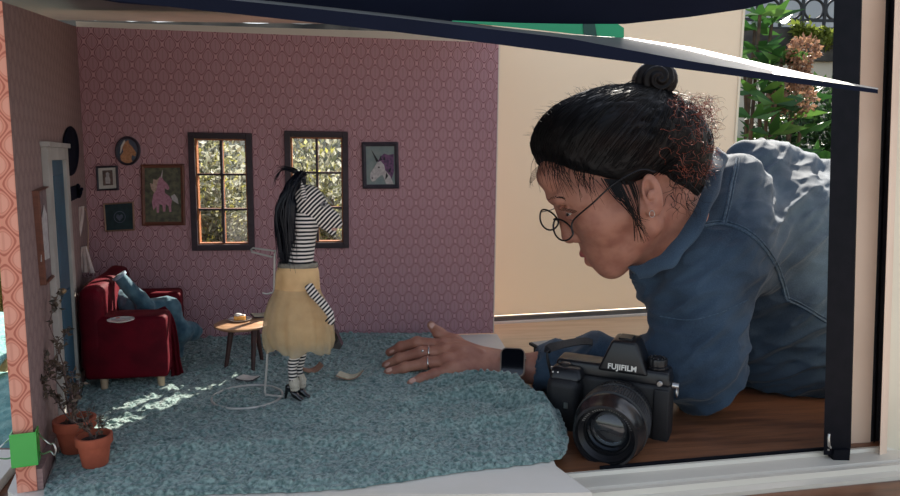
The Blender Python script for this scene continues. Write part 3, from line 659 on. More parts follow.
# oval portrait
r_ = picture('oval_picture', 'oval framed portrait of a light brown horse, highest of the left cluster', ovalpts(128.3, 151, 12.5, 14.5, 36), 2.4, M_darkf, M_slate)
flat('horse_head', [(122, 163), (121, 156), (124, 152), (123, 147), (126, 142), (129, 140), (129.5, 143.5), (133, 147), (137, 153), (136, 156.5), (132.5, 155), (132, 159), (134, 164)], M_tan, r_)
flat('mane', [(123.2, 147), (126, 142), (125, 140), (121.5, 146), (120.5, 154), (122, 152)], M_white, r_, out=.0037)
r_ = picture('small_picture', 'small dark-framed picture of a pale figure with a wide white mount', rect(96.8, 165.5, 118, 190, .8), 1.9, M_darkf, M_white)
flat('print', [(103, 170.5), (113, 170), (113.8, 185), (104, 185.5)], paint('brown_print', srgb(128, 104, 96), srgb(96, 80, 76), 300), r_)
flat('figure', [(106.5, 183.5), (106, 178), (107, 176), (106.5, 173), (108.5, 172), (110.3, 173.5), (109.8, 176), (111, 179), (111, 183.5)], M_bone, r_, out=.0040)
r_ = picture('unicorn_painting', 'large wood-framed painting of a pink unicorn between oval portrait and window', rect(141.5, 164, 184.5, 225, .5), 3.6, M_woodf, M_olive)
flat('unicorn', [(154, 210), (152.5, 202), (154, 194), (157, 190), (156, 184), (158.5, 180), (160.5, 176.5), (163, 178), (164, 180), (168, 184), (170, 188), (168.5, 190), (165, 188), (165.5, 193), (170, 196), (172.5, 200), (171.5, 206), (172, 211.5), (170, 212), (169, 206), (166.5, 204), (165.8, 211.5), (163.6, 211.5), (163, 205), (160, 204), (159.5, 212.5), (157.3, 212.5), (157, 206)], M_pinku, r_)
flat('tail', [(171.5, 196), (175, 194), (178, 198), (179, 204), (176, 202), (173, 200)], M_bone, r_, out=.0037)
flat('mane', [(155, 193), (152, 189), (150.5, 183), (153.5, 184), (154, 179), (157, 180), (160, 177.5), (158, 183), (157, 189)], paint('pale_paint', srgb(206, 176, 160), srgb(180, 150, 130), 300), r_, out=.0038)
flat('horn', [(161.2, 177.3), (163.2, 169.5), (162.8, 177.8)], M_bone, r_, out=.0038)
r_ = picture('ring_picture', 'square dark teal picture with a pale ring emblem in thin pale frame', [(104, 203.5), (134, 201.5), (135.2, 230), (106, 231.5)], 1.3, M_palef, M_tealp)
bm = B(); tube(bm, [bpx(120.2 + 5.6 * math.cos(a * math.pi / 16), 216.8 + 5.6 * math.sin(a * math.pi / 16), .0032) for a in range(32)], .0006, 6, True); obj('ring', bm, M_slate, r_)
flat('heart', [(120.2, 221), (116.8, 217), (117.2, 214.6), (119, 214.2), (120.2, 215.6), (121.6, 214.2), (123.4, 214.6), (123.6, 217)], M_slate, r_)
r_ = picture('unicorn_portrait', 'dark-framed portrait of a white unicorn head, right of both windows', rect(361.5, 142, 398, 188.5, .2), 4.2, M_darkf, M_greyp)
flat('mane', [(377, 163), (380, 157), (384, 153.5), (388, 155), (393.5, 154), (393.8, 172), (391, 180), (386, 184), (382, 172)], M_purple, r_)
flat('head', [(370, 178), (370.3, 173), (374, 167.5), (377, 162.5), (380.5, 161), (384, 165), (385, 170), (382.5, 174.5), (378, 177.5), (375, 180.5), (372, 181.5)], M_bone, r_, out=.0040)
flat('neck', [(382, 174), (385, 170), (390, 176), (393.5, 184), (386, 184), (384, 178)], M_bone, r_, out=.0041)
flat('horn', [(376.2, 162), (371, 149.5), (378.6, 161)], M_ink, r_, out=.0043)
for (x, y, q_) in ((378.8, 167.3, .9), (372.2, 178, .7)): flat('eye', ovalpts(x, y, q_, q_, 10), M_ink, r_, out=.0045)
for pts in ([(380, 160), (379.8, 155), (382, 160)], [(383, 160), (384, 155.5), (385, 160)], [(385, 180), (386, 172), (388, 176)], [(388, 171), (391, 167), (390, 173)]): flat('lock', pts, M_ink, r_, out=.0044)
# left wall: picture, blue door, coat rack, hanging things
r_ = picture('tall_picture', 'tall wood-framed picture on the left wall before the blue door', [(31.8, 190.8), (44.9, 185.6), (52.4, 274.8), (40, 285.6)], 1.9, M_woodf, paint('grey_pink_print', srgb(132, 108, 108), srgb(110, 90, 92)), lpx, ln)
flat('figure', [(37, 262), (38, 240), (38, 218), (40, 205), (43, 214), (44.5, 238), (46, 258)], M_bone, r_, lpx, nrm=ln)
M_blue = var('blue_painted_door', srgb(54, 92, 112), srgb(42, 76, 96), 20, .5, .08)
M_trimw = var('greyish_white_trim', srgb(186, 180, 174), srgb(164, 158, 152), 20, .5, .05)
sa, zt = lw(40.5, 149); sb, zt2 = lw(62, 146); zt = (zt + zt2) / 2
root = bpy.data.objects.new('door_3', None); COL.objects.link(root); root.location = lp((sa + sb) / 2, 0.004, 0.001); struct(root)
LROT = basis(lx, -ln if (lx.cross(-ln)).z > 0 else ln, Z)
def lbox(bm, s0, s1, z0, z1, o0, o1): box(bm, lp((s0 + s1) / 2, (z0 + z1) / 2, (o0 + o1) / 2), (s1 - s0, abs(o1 - o0), z1 - z0), LROT)
fw_ = (sb - sa) * .16
bm = B(); lbox(bm, sa, sa + fw_, .004, zt, 0, .007); lbox(bm, sb - fw_, sb, .004, zt, 0, .007); lbox(bm, sa + fw_, sb - fw_, zt - .016, zt, 0, .007); lbox(bm, sa - .004, sb + .004, zt, zt + .006, 0, .010); obj('door_frame', bm, M_trimw, root, smooth=False, bevel=.0006)
bm = B(); lbox(bm, sa + fw_, sb - fw_, .006, zt - .016, 0, .003); obj('door_leaf', bm, M_blue, root, smooth=False)
w_ = sb - sa - 2 * fw_
for (a, b_) in ((.03, .16), (.18, zt - .035)):
    bm = B(); lbox(bm, sa + fw_ + w_ * .18, sb - fw_ - w_ * .18, a, b_, .003, .0052); obj('door_panel', bm, M_blue, root, smooth=False, bevel=.0006)
bm = B(); ball(bm, lp(sa + fw_ + w_ * .1, .17, .008), .004, None, 12, 8); obj('door_knob', bm, M_gold, root)
M_nvy = var('dark_blue_felt', srgb(16, 20, 36), srgb(10, 13, 26), 60, .9, .3, spec=.1)
bm = B(); pts = ovalpts(69, 151, 7.6, 24.5, 26)
rows = [[bm.verts.new(lpx(69 + (x - 69) * k, 151 + (y - 151) * k, o)) for x, y in pts] for k, o in ((1, .001), (1.02, .002), (.98, .004), (.8, .0055), (.78, .0045), (.3, .0045))]
for a, b_ in zip(rows[:-1], rows[1:]):
    for i in range(26): bm.faces.new((a[i], a[(i + 1) % 26], b_[(i + 1) % 26], b_[i]))
bm.faces.new(rows[0]); bm.faces.new(rows[-1][::-1])
o = obj('oval_case', bm, M_nvy, angle=50); base(o, lpx(69, 175, 0)); tag(o, 'tall dark navy oval case hung above the coat hooks in the corner', 'case')
root = thing('coat_hook', lpx(72, 200, 0), 'dark hand-shaped coat hook rack on the left wall near the corner', 'hook')
bm = B(); slab(bm, [lpx(65, 188, .001), lpx(76, 185, .001), lpx(76, 197, .001), lpx(65, 202, .001)], ln * .005); obj('plate', bm, M_nvy, root, smooth=False, bevel=.001)
a = lpx(74, 192, .006)
for k, (dx, dy) in enumerate(((82, 190), (81, 194), (79, 198), (78, 186))):
    q_ = P(dx, dy, a.y - .02); bm = B(); tube(bm, smoothpts([a, a * .5 + q_ * .5 + V(0, 0, -.002), q_ + V(0, 0, .002)], 5), [.0032] * 6 + [.0022] * 5, 8); obj('hook', bm, M_nvy, root)
M_cloth = var('grey_pink_cloth', srgb(232, 212, 204), srgb(206, 184, 178), 60, .9, .3, fine=500, sheen=.3)
M_lace = var('maroon_trim', srgb(110, 60, 72), srgb(190, 160, 160), 400, .9, .2)
def drape(name, L, Rr, m, parent, d, folds=5, amp=.0025, th=.0012, nu=26):
    bm = B(); Lp, Rp = smoothpts([P(x, y, d) for x, y in L], 5), smoothpts([P(x, y, d) for x, y in Rr], 5); rows = []
    for i, (a, b_) in enumerate(zip(Lp, Rp)):
        row = []
        for k in range(nu):
            t = k / (nu - 1); p = a.lerp(b_, t); p.y += amp * math.sin(t * folds * 2 * math.pi + i * .12) * (.4 + .6 * i / len(Lp)); row.append(bm.verts.new(p))
        rows.append(row)
    for a, b_ in zip(rows[:-1], rows[1:]):
        for k in range(nu - 1): bm.faces.new((a[k], a[k + 1], b_[k + 1], b_[k]))
    o = obj(name, bm, m, parent, angle=0); s_ = o.modifiers.new('thick', 'SOLIDIFY'); s_.thickness = th; return o
dH = lpx(80, 215, 0).y - .012
o = drape('hanging_scarf', [(78, 207), (75.5, 222), (72.5, 238)], [(84, 206), (82.5, 222), (79, 238)], M_cloth, None, dH, 2); base(o, P(77, 238, dH)); tag(o, 'narrow pale scarf hanging just below the hand-shaped hook', 'scarf')
root = thing('hanging_skirt', P(86, 282, dH - .005), 'small grey-pink skirt with maroon hem hanging from a long strap', 'skirt')
drape('cloth', [(81, 247), (79, 260), (76.5, 272)], [(86, 246), (90, 260), (94, 273)], M_cloth, root, dH - .005, 3)
drape('hem', [(76.5, 272), (76, 276)], [(94, 273), (95, 278)], M_lace, root, dH - .0055, 4)
bm = B(); tube(bm, smoothpts([P(83, 206, dH), P(87, 214, dH), P(88.5, 235, dH), P(88, 250, dH), P(93, 268, dH), P(94, 276, dH - .006), P(86, 284, dH - .008), P(81, 289, dH - .008)], 6), .0009, 6); obj('strap', bm, M_palef, root)

# ------------------------------------------------------------ sofa and what lies on it
M_velvet, g, b = newmat('crimson_velvet', srgb(90, 6, 24), 0.7, spec=.15, sheen=.06); b.inputs['Sheen Tint'].default_value = srgb(255, 60, 80) + (1,); b.inputs['Sheen Roughness'].default_value = .35
g.l.new(g.mix(g.step(g.noise(25, 4), .3, .7), srgb(76, 3, 19), srgb(102, 6, 26)), b.inputs['Base Color']); g.bump(g.noise(160, 3), .3, .001)
M_leg = wood('pale_leg_wood', srgb(206, 178, 150), srgb(184, 156, 126), srgb(212, 188, 160), .5, .5, 0, 0)
O = F(86, 393.5, 0.004); ax = F(169, 389.5, .004) - O; SW = ax.length; ax.normalize(); ay = (lx + V(.12, 0, 0)).normalized(); az = Z
SB = basis(ax, (ay - ax * ay.dot(ax)).normalized(), az); ayn = (ay - ax * ay.dot(ax)).normalized()
def so(x, y, z): return O + ax * x + ay * y + az * z
def cush(name, x0, x1, y0, y1, z0, z1, m, parent, bev, puff=.002, sag=0):
    bm = B(); hexa(bm, [so(x0, y0, z0), so(x1, y0, z0), so(x1, y1, z0), so(x0, y1, z0), so(x0, y0, z1), so(x1, y0, z1), so(x1, y1, z1), so(x0, y1, z1)])
    bmesh.ops.bevel(bm, geom=list(bm.edges), offset=bev, segments=4, affect='EDGES', profile=.5, clamp_overlap=True)
    bmesh.ops.subdivide_edges(bm, edges=[e_ for e_ in bm.edges if e_.calc_length() > .012], cuts=6, use_grid_fill=True)
    c = so((x0 + x1) / 2, (y0 + y1) / 2, (z0 + z1) / 2)
    bm.normal_update()
    for v_ in bm.verts: v_.co += v_.normal * ((mnoise.noise(v_.co * 45) * .5 + .3) * puff)
    return obj(name, bm, m, parent, angle=0)
sz = P(120, 322, O.y).z
root = thing('sofa', so(SW / 2, .11, 0), 'small crimson velvet sofa against the left wall', 'sofa')
cush('arm', 0, SW, 0, .052, .019, sz, M_velvet, root, .006)
cush('arm', 0, SW, .175, .225, .019, sz, M_velvet, root, .006)
cush('backrest', -.004, .026, .0, .222, .03, P(90, 293, O.y).z, M_velvet, root, .010, .004)
cush('seat', .02, SW - .004, .053, .174, .018, .072, M_velvet, root, .008, .003)
for x, y in ((.022, .014), (SW - .012, .014), (.022, .205), (SW - .012, .205)):
    bm = B(); tube(bm, [so(x, y, .024), so(x, y, .0)], [.0062, .0045], 12); obj('leg', bm, M_leg, root)
c0, c1 = .03, .098
PT = F(121, 321.5, sz + .002); root = thing('plate', PT, 'small white plate with cutlery on the near sofa arm', 'plate')
M_china = newmat('white_china', srgb(232, 228, 222), .2, coat=.5)[0]
def plate(bm, c, r): lathe(bm, [(r * .55, 0), (r * .6, .0006), (r, .0028), (r * 1.0, .0034), (r * .62, .0014), (0.0001, .0011)], Matrix.Translation(c), 32)
bm = B(); plate(bm, PT, .0175); obj('dish', bm, M_china, root)
root2 = thing('fork', PT + V(0, 0, .003), 'tiny steel fork resting on the plate on the sofa arm', 'fork')
bm = B(); tube(bm, [PT + V(-.012, -.004, .0036), PT + V(.006, .004, .004)], .0008, 6); obj('handle', bm, M_steel, root2)
for k in (-1, 0, 1):
    bm = B(); tube(bm, [PT + V(.006, .004, .004), PT + V(.011 - .0004 * k, .006 + .0012 * k, .0038)], .0004, 5); obj('tine', bm, M_steel, root2)
bm = B(); ball(bm, PT + V(-.006, .004, .0035), .0024, None, 10, 8, (1.3, 1, .7)); o = obj('cake_crumb', bm, newmat('jam_red', srgb(190, 70, 50), .5)[0]); base(o, PT + V(-.006, .004, .002)); tag(o, 'small reddish crumb left on the plate on the sofa arm', 'food')
# red throw hanging at the sofa's front
o = drape('red_throw', [(150, 312), (160, 320), (167, 340), (170, 358), (172, 378)], [(165, 306), (174, 318), (179, 340), (181, 358), (184, 372)], M_velvet, None, O.y + .075, 2.5, .003, .0018); base(o, P(176, 376, O.y + .075)); tag(o, 'crimson throw hanging down over the front edge of the sofa', 'throw')
# blue clothes slumped over the sofa
M_tdenim, g, b = newmat('teal_denim', srgb(60, 92, 108), .85, spec=.2, sheen=.2)
g.l.new(g.mix(g.step(g.noise(40, 4), .3, .7), srgb(48, 78, 96), srgb(94, 126, 138)), b.inputs['Base Color']); g.bump(g.noise(700, 2), .3, .0006)
def fold(sc, amp, axis=(1, 1, 1)):
    axis = np.array(axis)
    return lambda v: ((fbm((v * axis * sc).astype(np.float32), 3) - .45) * 2) * amp
root = thing('doll_trousers', P(165, 345, 1.06), 'teal denim doll trousers slumped over the back of the red sofa', 'trousers')
pr = [(cap(P(108, 294, 1.06), P(128, 304, 1.05), .016, .014), .01, '+'), (cap(P(122, 279, 1.01), P(147, 308, 1.03), .0095, .013), .006, '+'), (cap(P(140, 309, 1.05), P(166, 311, 1.08), .017, .021), .012, '+'), (cap(P(166, 311, 1.08), P(178, 334, 1.09), .021, .014), .012, '+'), (cap(P(178, 334, 1.09), P(176, 372, 1.10), .014, .008), .012, '+'), (cap(P(180, 330, 1.09), P(192, 331, 1.12), .014, .016), .012, '+')]
lo = np.min([P(108, 294, 1.06), P(176, 376, 1.1), P(108, 260, 1.0)], 0) - .03; hi = np.max([P(195, 331, 1.13), P(108, 265, 1.06)], 0) + .03
sdfobj('cloth', pr, lo, hi, .0016, M_tdenim, root, fold(70, .0035))
bm = B(); tube(bm, [P(120.5, 277, 1.009), P(118.7, 275, 1.008)], [.0108, .0112], 16); obj('turn_up', bm, var('pale_denim', srgb(150, 166, 182), srgb(120, 140, 160), 200, .8, .2), root)

# ------------------------------------------------------------ side table with its plate and book
TC_ = onfloor(243, 361); zt = P(243, 323, TC_.y).z
root = thing('side_table', (TC_.x, TC_.y, TC_.z), 'round pale-topped side table with dark legs beside the zebra doll', 'table')
M_ttop = wood('table_top_wood', srgb(196, 152, 118), srgb(172, 126, 92), srgb(206, 166, 132), .5, .4, 0, 0); M_tleg = wood('dark_table_leg', srgb(72, 44, 40), srgb(52, 32, 30), srgb(84, 54, 46), .5, .5, 0, 0)
bm = B(); lathe(bm, [(.040, -.0055), (.0435, -.003), (.0435, -.001), (.042, 0)], Matrix.Translation((TC_.x, TC_.y, zt)), 48); obj('table_top', bm, M_ttop, root)
for (px, py, tx) in ((226, 367, 231.5), (253, 370.5, 254), (262, 360, 256)):
    q_ = onfloor(px, py); q_.z -= .001; t = P(tx, 329, q_.y * .6 + TC_.y * .4); t.z = zt - .005
    bm = B(); tube(bm, [t, q_], [.0048, .0030], 12); obj('leg', bm, M_tleg, root)
PL = Vector((F(240, 320.5, zt).x, F(240, 320.5, zt).y, zt)); root = thing('plate', PL, 'white plate holding a slice of cake on the round table', 'plate')
bm = B(); plate(bm, PL, .0185); obj('dish', bm, M_china, root)
root = thing('cake_slice', PL + V(0, 0, .0015), 'orange cake slice with white cream top on the table plate', 'cake')
bm = B(); slab(bm, [PL + V(-.008, -.006, .0014), PL + V(.010, -.005, .0014), PL + V(.008, .007, .0014), PL + V(-.009, .005, .0014)], (0, 0, .0065)); obj('sponge', bm, var('orange_sponge', srgb(222, 140, 50), srgb(236, 180, 96), 300, .7, .4), root, bevel=.001)
bm = B(); ball(bm, PL + V(-.003, 0, .0095), .0055, None, 14, 10, (1.2, 1, .55)); ball(bm, PL + V(.005, .001, .0085), .0035, None, 14, 10, (1.2, 1, .55)); obj('cream', bm, M_china, root)
def booklet(name, label, px, py, z, L, W, ang, m_out, m_in, lift=.006, th=.0015, curl=.004):
    c = F(px, py, z); c.z = z if z > .03 else gz(c.x, c.y) + .0005
    root = thing(name, c, label, 'book'); Rm = Matrix.Rotation(ang, 3, 'Z')
    for nm, m, t0, sc in (('cover', m_out, 0, 1.0), ('pages', m_in, th, .93)):
        bm = B(); rows = []
        for i in range(13):
            t = i / 12 * 2 - 1; x = t * L / 2 * sc; h = lift * abs(t) ** 1.5 * .6 + curl * max(0, t) ** 3 + t0
            rows.append([bm.verts.new(c + Rm @ V(x, y * sc, hh)) for y, hh in ((-W / 2, h), (W / 2, h), (W / 2, h + (th if nm == 'cover' else th * .8)), (-W / 2, h + (th if nm == 'cover' else th * .8)))])
        for a, b_ in zip(rows[:-1], rows[1:]):
            for k in range(4): bm.faces.new((a[k], a[(k + 1) % 4], b_[(k + 1) % 4], b_[k]))
        bm.faces.new(rows[0][::-1]); bm.faces.new(rows[-1]); obj(nm, bm, m, root, angle=30)
M_kraft = var('kraft_paper', srgb(176, 138, 116), srgb(150, 112, 92), 120, .8, .15); M_page = var('cream_pages', srgb(206, 198, 176), srgb(186, 178, 150), 200, .8, .1); M_darkcov = var('dark_cover', srgb(70, 52, 60), srgb(56, 42, 50), 80, .6, .1)
booklet('open_magazine', 'open magazine lying on the round table behind the doll skirt', 262, 316, zt + .0005, .034, .026, .5, M_darkcov, M_page, .003)
booklet('tiny_book', 'tiny white-paged book with dark cover by the table legs on the carpet', 248, 384, 0, .030, .020, -.3, M_darkcov, M_white, .002, curl=.001)
booklet('brown_booklet', 'brown booklet lying on the carpet just behind the doll shoes', 312, 376, 0, .032, .018, .5, M_kraft, M_kraft, .009)
booklet('open_booklet', 'open kraft booklet on the carpet between the doll and the fingers', 350, 383, 0, .038, .020, -.1, M_kraft, M_page, .008)

# ------------------------------------------------------------ potted dry plants
M_terra = var('terracotta', srgb(178, 92, 66), srgb(150, 74, 52), 40, .85, .2); M_soil = var('potting_soil', srgb(62, 46, 40), srgb(40, 30, 26), 200, .95, .8)
M_twig = var('dry_twig', srgb(112, 90, 82), srgb(80, 64, 60), 200, .9, .2); M_dleaf = leafmat('dry_leaves', [srgb(96, 84, 70), srgb(120, 100, 86), srgb(72, 70, 60)], .2)
def potted(label, pxc, ytop, pyb, rt_, rb_, branches, lw_, nl):
    c = onfloor(pxc, pyb); s = c.y / FPX; h = P(pxc, ytop, c.y).z - c.z; r0, r1 = rb_ * s, rt_ * s
    root = thing('potted_plant', c, label, 'plant')
    bm = B(); lathe(bm, [(r0 * .95, 0), (r0, .001), (r1 * .88, h * .70), (r1 * .98, h * .71), (r1, h * .73), (r1, h * .99), (r1 * .97, h), (r1 * .86, h), (r1 * .84, h * .8), (r1 * .8, h * .78)], Matrix.Translation(c), 40, True, False); obj('pot', bm, M_terra, root)
    bm = B(); lathe(bm, [(r1 * .84, h * .80), (r1 * .5, h * .86), (.0005, h * .87)], Matrix.Translation(c), 24, True, True); obj('soil', bm, M_soil, root)
    bm = B(); pts_, dd = [], []
    def br(p, t, L, r, dep):
        pp = [p]; t = t.normalized()
        for k in range(5):
            t = (t + V(random.gauss(0, .22), random.gauss(0, .22), random.gauss(.03, .18))).normalized(); pp.append(pp[-1] + t * L / 5)
            for _ in range(nl): pts_.append(pp[-1] + V(random.gauss(0, .001), random.gauss(0, .001), 0)); dd.append(V(random.gauss(0, 1), random.gauss(0, 1), random.gauss(.2, .7)))
            if dep > 0 and random.random() < .6: br(pp[-1], (t + V(random.gauss(0, .5), random.gauss(0, .5), random.gauss(.3, .3))), L * .30, r * .6, dep - 1)
        tube(bm, pp, [r * (1 - .12 * i) for i in range(len(pp))], 5)
    for (tx, ty, off) in branches:
        t = P(tx, ty, c.y + off); s0 = c + V(random.uniform(-.004, .004), random.uniform(-.004, .004), h * .82); br(s0, (t - s0), (t - s0).length, .0011, 2)
    obj('branches', bm, M_twig, root)
    v, q = leaves_np(np.array(pts_), np.array(dd), lw_, lw_ * .5, .6); finish('leaves', npmesh('leaves', v, q), M_dleaf, root, False); return root
potted('dry branching plant in the terracotta pot nearest the blue door', 76.5, 418, 451, 20.5, 14, [(60, 345, .015), (70, 362, .02), (55, 380, .01), (56, 322, .005)], .0075, 1)
potted('small curled dry plant in the nearer, smaller terracotta pot', 95.5, 434.5, 465, 18, 12.5, [(76, 412, -.01), (94, 410, 0), (86, 415, .01), (99, 417, 0)], .004, 1)

# green binder clip gripping the front edge of the left wall
M_green = newmat('green_enamel', srgb(60, 176, 72), .35, coat=.4)[0]
a_, c_ = lw(36, 423)[1], lw(36, 460)[1]
root = thing('binder_clip', lp(0, c_, 0), 'green binder clip gripping the front edge of the left wall', 'clip')
bm = B(); ring_ = [lp(-.008, 0, -TH - .008), lp(-.008, 0, .004), lp(.010, 0, .0035), lp(.010, 0, .0025), lp(-.0068, 0, .0028), lp(-.0068, 0, -TH - .0068), lp(.010, 0, -TH - .0065), lp(.010, 0, -TH - .0078)]
slab(bm, [p + V(0, 0, c_) for p in ring_], (0, 0, a_ - c_)); obj('clip_body', bm, M_green, root, smooth=False, bevel=.0005)
for sd in (1, -1):
    o0 = .006 if sd > 0 else -TH - .010; zc = (a_ + c_) / 2; x = [lp(.008, zc + .010, o0 - .002 * sd), lp(-.002, zc + .009, o0 + .002 * sd), lp(-.010, zc + .004, o0 + .010 * sd), lp(-.016, zc + .006, o0 + .014 * sd), lp(-.018, zc, o0 + .016 * sd), lp(-.016, zc - .006, o0 + .014 * sd), lp(-.010, zc - .004, o0 + .010 * sd), lp(-.002, zc - .009, o0 + .002 * sd), lp(.008, zc - .010, o0 - .002 * sd)]
    bm = B(); tube(bm, smoothpts(x, 4), .0008, 6); obj('wire_handle', bm, M_steel, root)
# ------------------------------------------------------------ zebra doll, its bag and its wire stand
def stripes(name, dirv, period, c1=(0.78, .70, .64), c2=(0.006, .007, .012), duty=.5, ph=0.0):
    m, g, b = newmat(name, c1, .85, spec=.2, sheen=.2); d = Vector(dirv).normalized(); x = g.xyz()
    s = g.math('ADD', g.math('ADD', g.math('MULTIPLY', x[0], d.x), g.math('MULTIPLY', x[1], d.y)), g.math('MULTIPLY', x[2], d.z))
    s = g.math('ADD', s, g.math('MULTIPLY', g.noise(60, 2), .0012)); f = g.math('FRACT', g.math('ADD', g.math('DIVIDE', s, period), 100.0 + ph))
    tri = g.math('ABSOLUTE', g.math('SUBTRACT', f, .5)); g.l.new(g.mix(g.step(tri, .5 * duty - .04, .5 * duty + .04), c2, c1), b.inputs['Base Color']); g.bump(g.noise(900, 2), .2, .0005); return m
DD = F(296, 397, .009).y; U = DD / FPX
def D(px, py, w=0.0): return P(px, py, DD + w)
M_strB = stripes('striped_jersey', (0, 0, 1), .0052); M_strH = stripes('striped_jersey_head', (.72, 0, -.70), .0044, duty=.55)
M_strL = stripes('striped_tights', (0, 0, 1), .0048); M_strA = stripes('striped_sleeve', (.72, 0, -.70), .0046); M_strE = stripes('striped_ear', (-.35, 0, .93), .0034)
M_blackhair = newmat('black_doll_hair', (0.003, .004, .010), .45, spec=.35)[0]
M_yellow = var('pale_yellow_satin', srgb(226, 184, 130), srgb(208, 164, 112), 40, .55, .15, sheen=.2)
def tulle():
    m, g, b = newmat('cream_tulle', srgb(230, 208, 168), .8, spec=.1); n = g.n
    t = n.new('ShaderNodeBsdfTransparent'); tl = n.new('ShaderNodeBsdfTranslucent'); tl.inputs[0].default_value = srgb(240, 216, 176) + (1,)
    m1 = n.new('ShaderNodeMixShader'); m1.inputs[0].default_value = .4; g.l.new(b.outputs[0], m1.inputs[1]); g.l.new(tl.outputs[0], m1.inputs[2])
    m2 = n.new('ShaderNodeMixShader'); g.put(m2.inputs[0], g.math('ADD', .34, g.math('MULTIPLY', g.noise(60, 2), .25))); g.l.new(t.outputs[0], m2.inputs[1]); g.l.new(m1.outputs[0], m2.inputs[2]); g.l.new(m2.outputs[0], n['Material Output'].inputs[0]); return m
M_tulle = tulle()
M_pump = newmat('black_patent', (0.006, .006, .008), .2, coat=.5)[0]; M_sock = var('cream_lace', srgb(206, 196, 180), srgb(186, 174, 156), 200, .9, .4)
FZ = gz(D(296, 397).x, DD)
doll = thing('zebra_doll', (D(296, 397).x, DD, FZ), 'doll with striped zebra head, long black hair and pale yellow skirt, standing by the window', 'doll')
u = U
pr = [(cap(D(300, 268), D(306, 222), 12.5 * u, 11.5 * u), .004, '+'), (cap(D(306, 222), D(309, 200), 11.5 * u, 11 * u), .01, '+')]
sdfobj('torso', pr, D(275, 285, -.04), D(330, 180, .04), .0012, M_strB, doll)
pr = [(ell(D(308, 199), (14.5 * u, 12.6 * u, 14.5 * u)), .01, '+'), (ell(D(310, 210), (13.5 * u, 12.3 * u, 12 * u)), .01, '+'), (cap(D(312, 200), D(332, 218), 10.5 * u, 7 * u), .006, '+'), (cap(D(332, 218), D(337, 223), 7 * u, 5.5 * u), .004, '+'),
      (cap(D(311, 211), D(322, 221), 9 * u, 6 * u), .006, '+'), (cap(D(322, 222), D(333, 232), 5 * u, 3.6 * u), .004, '+'),
      (cap(D(342, 230, -.012), D(331, 227, -.012), 1.2 * u, .6 * u), .002, '-'), (cap(D(342, 230, .012), D(331, 227, .012), 1.2 * u, .6 * u), .002, '-'), (ell(D(339, 220, -5.2 * u), (1.6 * u, 1.2 * u, 1.6 * u)), .001, '-')]
head = sdfobj('head', pr, D(290, 248, -.04), D(352, 180, .04), .0008, M_strH, doll)
for w in (-1, 1):
    bm = B(); tip = D(301.5, 181.5, w * 12 * u); b0 = D(304.5, 200, w * 13 * u)
    tube(bm, [b0, b0.lerp(tip, .35), b0.lerp(tip, .75), tip], [4.2 * u, 5.2 * u, 3.2 * u, .5 * u], 12, flat=.5); obj('ear', bm, M_strE, doll)
    bm = B(); ball(bm, D(323.5, 204.5, w * 9.6 * u), 3.2 * u, None, 16, 10, (1, .45, .8)); e_ = obj('eye', bm, var('grey_eye', srgb(140, 136, 136), srgb(110, 106, 108), 300, .4, 0), doll)
    bm = B(); ball(bm, D(324.0, 204.6, w * 11.0 * u), 1.3 * u, None, 12, 8, (1, .4, 1)); obj('pupil', bm, M_ink, e_)
bm = B(); ball(bm, D(333, 229, 0), 4.2 * u, None, 14, 10, (1.1, .9, .55)); obj('mouth', bm, newmat('mouth_pink', srgb(196, 150, 134), .6)[0], doll)
bm = B(); tube(bm, smoothpts([D(304, 186), D(313, 188), D(323, 195), D(333, 204.5)], 5), [.8 * u] * 15 + [.5 * u], 6); obj('nose_ribbon', bm, newmat('silver_ribbon', srgb(150, 146, 140), .35, .3)[0], doll)
# hair: a core mass and free strands
pr = [(cap(D(299, 181), D(289, 200), 7.5 * u, 8.5 * u), .01, '+'), (cap(D(289, 200), D(288, 235), 8.5 * u, 7.5 * u), .01, '+'), (cap(D(287, 235), D(285, 262), 7.5 * u, 3.2 * u), .01, '+'), (cap(D(291, 205, -.012), D(291, 240, -.014), 6 * u, 3 * u), .008, '+')]
sdfobj('hair', pr, D(268, 275, -.045), D(318, 165, .045), .0012, M_blackhair, doll, lambda v: (fbm((v * [420, 420, 40]).astype(np.float32), 2) - .4) * .0028)
bm = B()
for k in range(170):
    w = random.gauss(0, .009); x0 = random.gauss(301, 2.5); x1 = random.uniform(277, 294); m_ = random.uniform(0, 1)
    pts = [D(x0, random.uniform(170, 182), w * .3), D(x0 - 6 - 7 * m_, 180 + 10 * m_, w * 1.2), D(min(x1, x0) - 3 * m_, 212 + random.uniform(-8, 8), w * 1.4 - .005), D(x1 + random.uniform(-2, 4), 240, w * 1.2 - .004), D(x1 + random.uniform(0, 5), random.uniform(250, 274), w - .004)]
    tube(bm, smoothpts(pts, 4), [.0007] * 12 + [.0006, .0005, .0004, .0003, .0002], 4)
for k in range(16):
    t = random.uniform(0, 1); pts = [D(301, 176, 0), D(296 - 4 * t, 169 + 3 * t, random.gauss(0, .006)), D(286 - 5 * t, 166 + 5 * t, random.gauss(0, .008)), D(273 + random.uniform(-2, 5), 165 + 20 * t + random.uniform(-4, 3), random.gauss(0, .01))]
    tube(bm, smoothpts(pts, 5), [.0007] * 10 + [.0005, .0004, .0003, .0003, .0002, .0002], 4)
obj('loose_hair', bm, M_blackhair, doll)
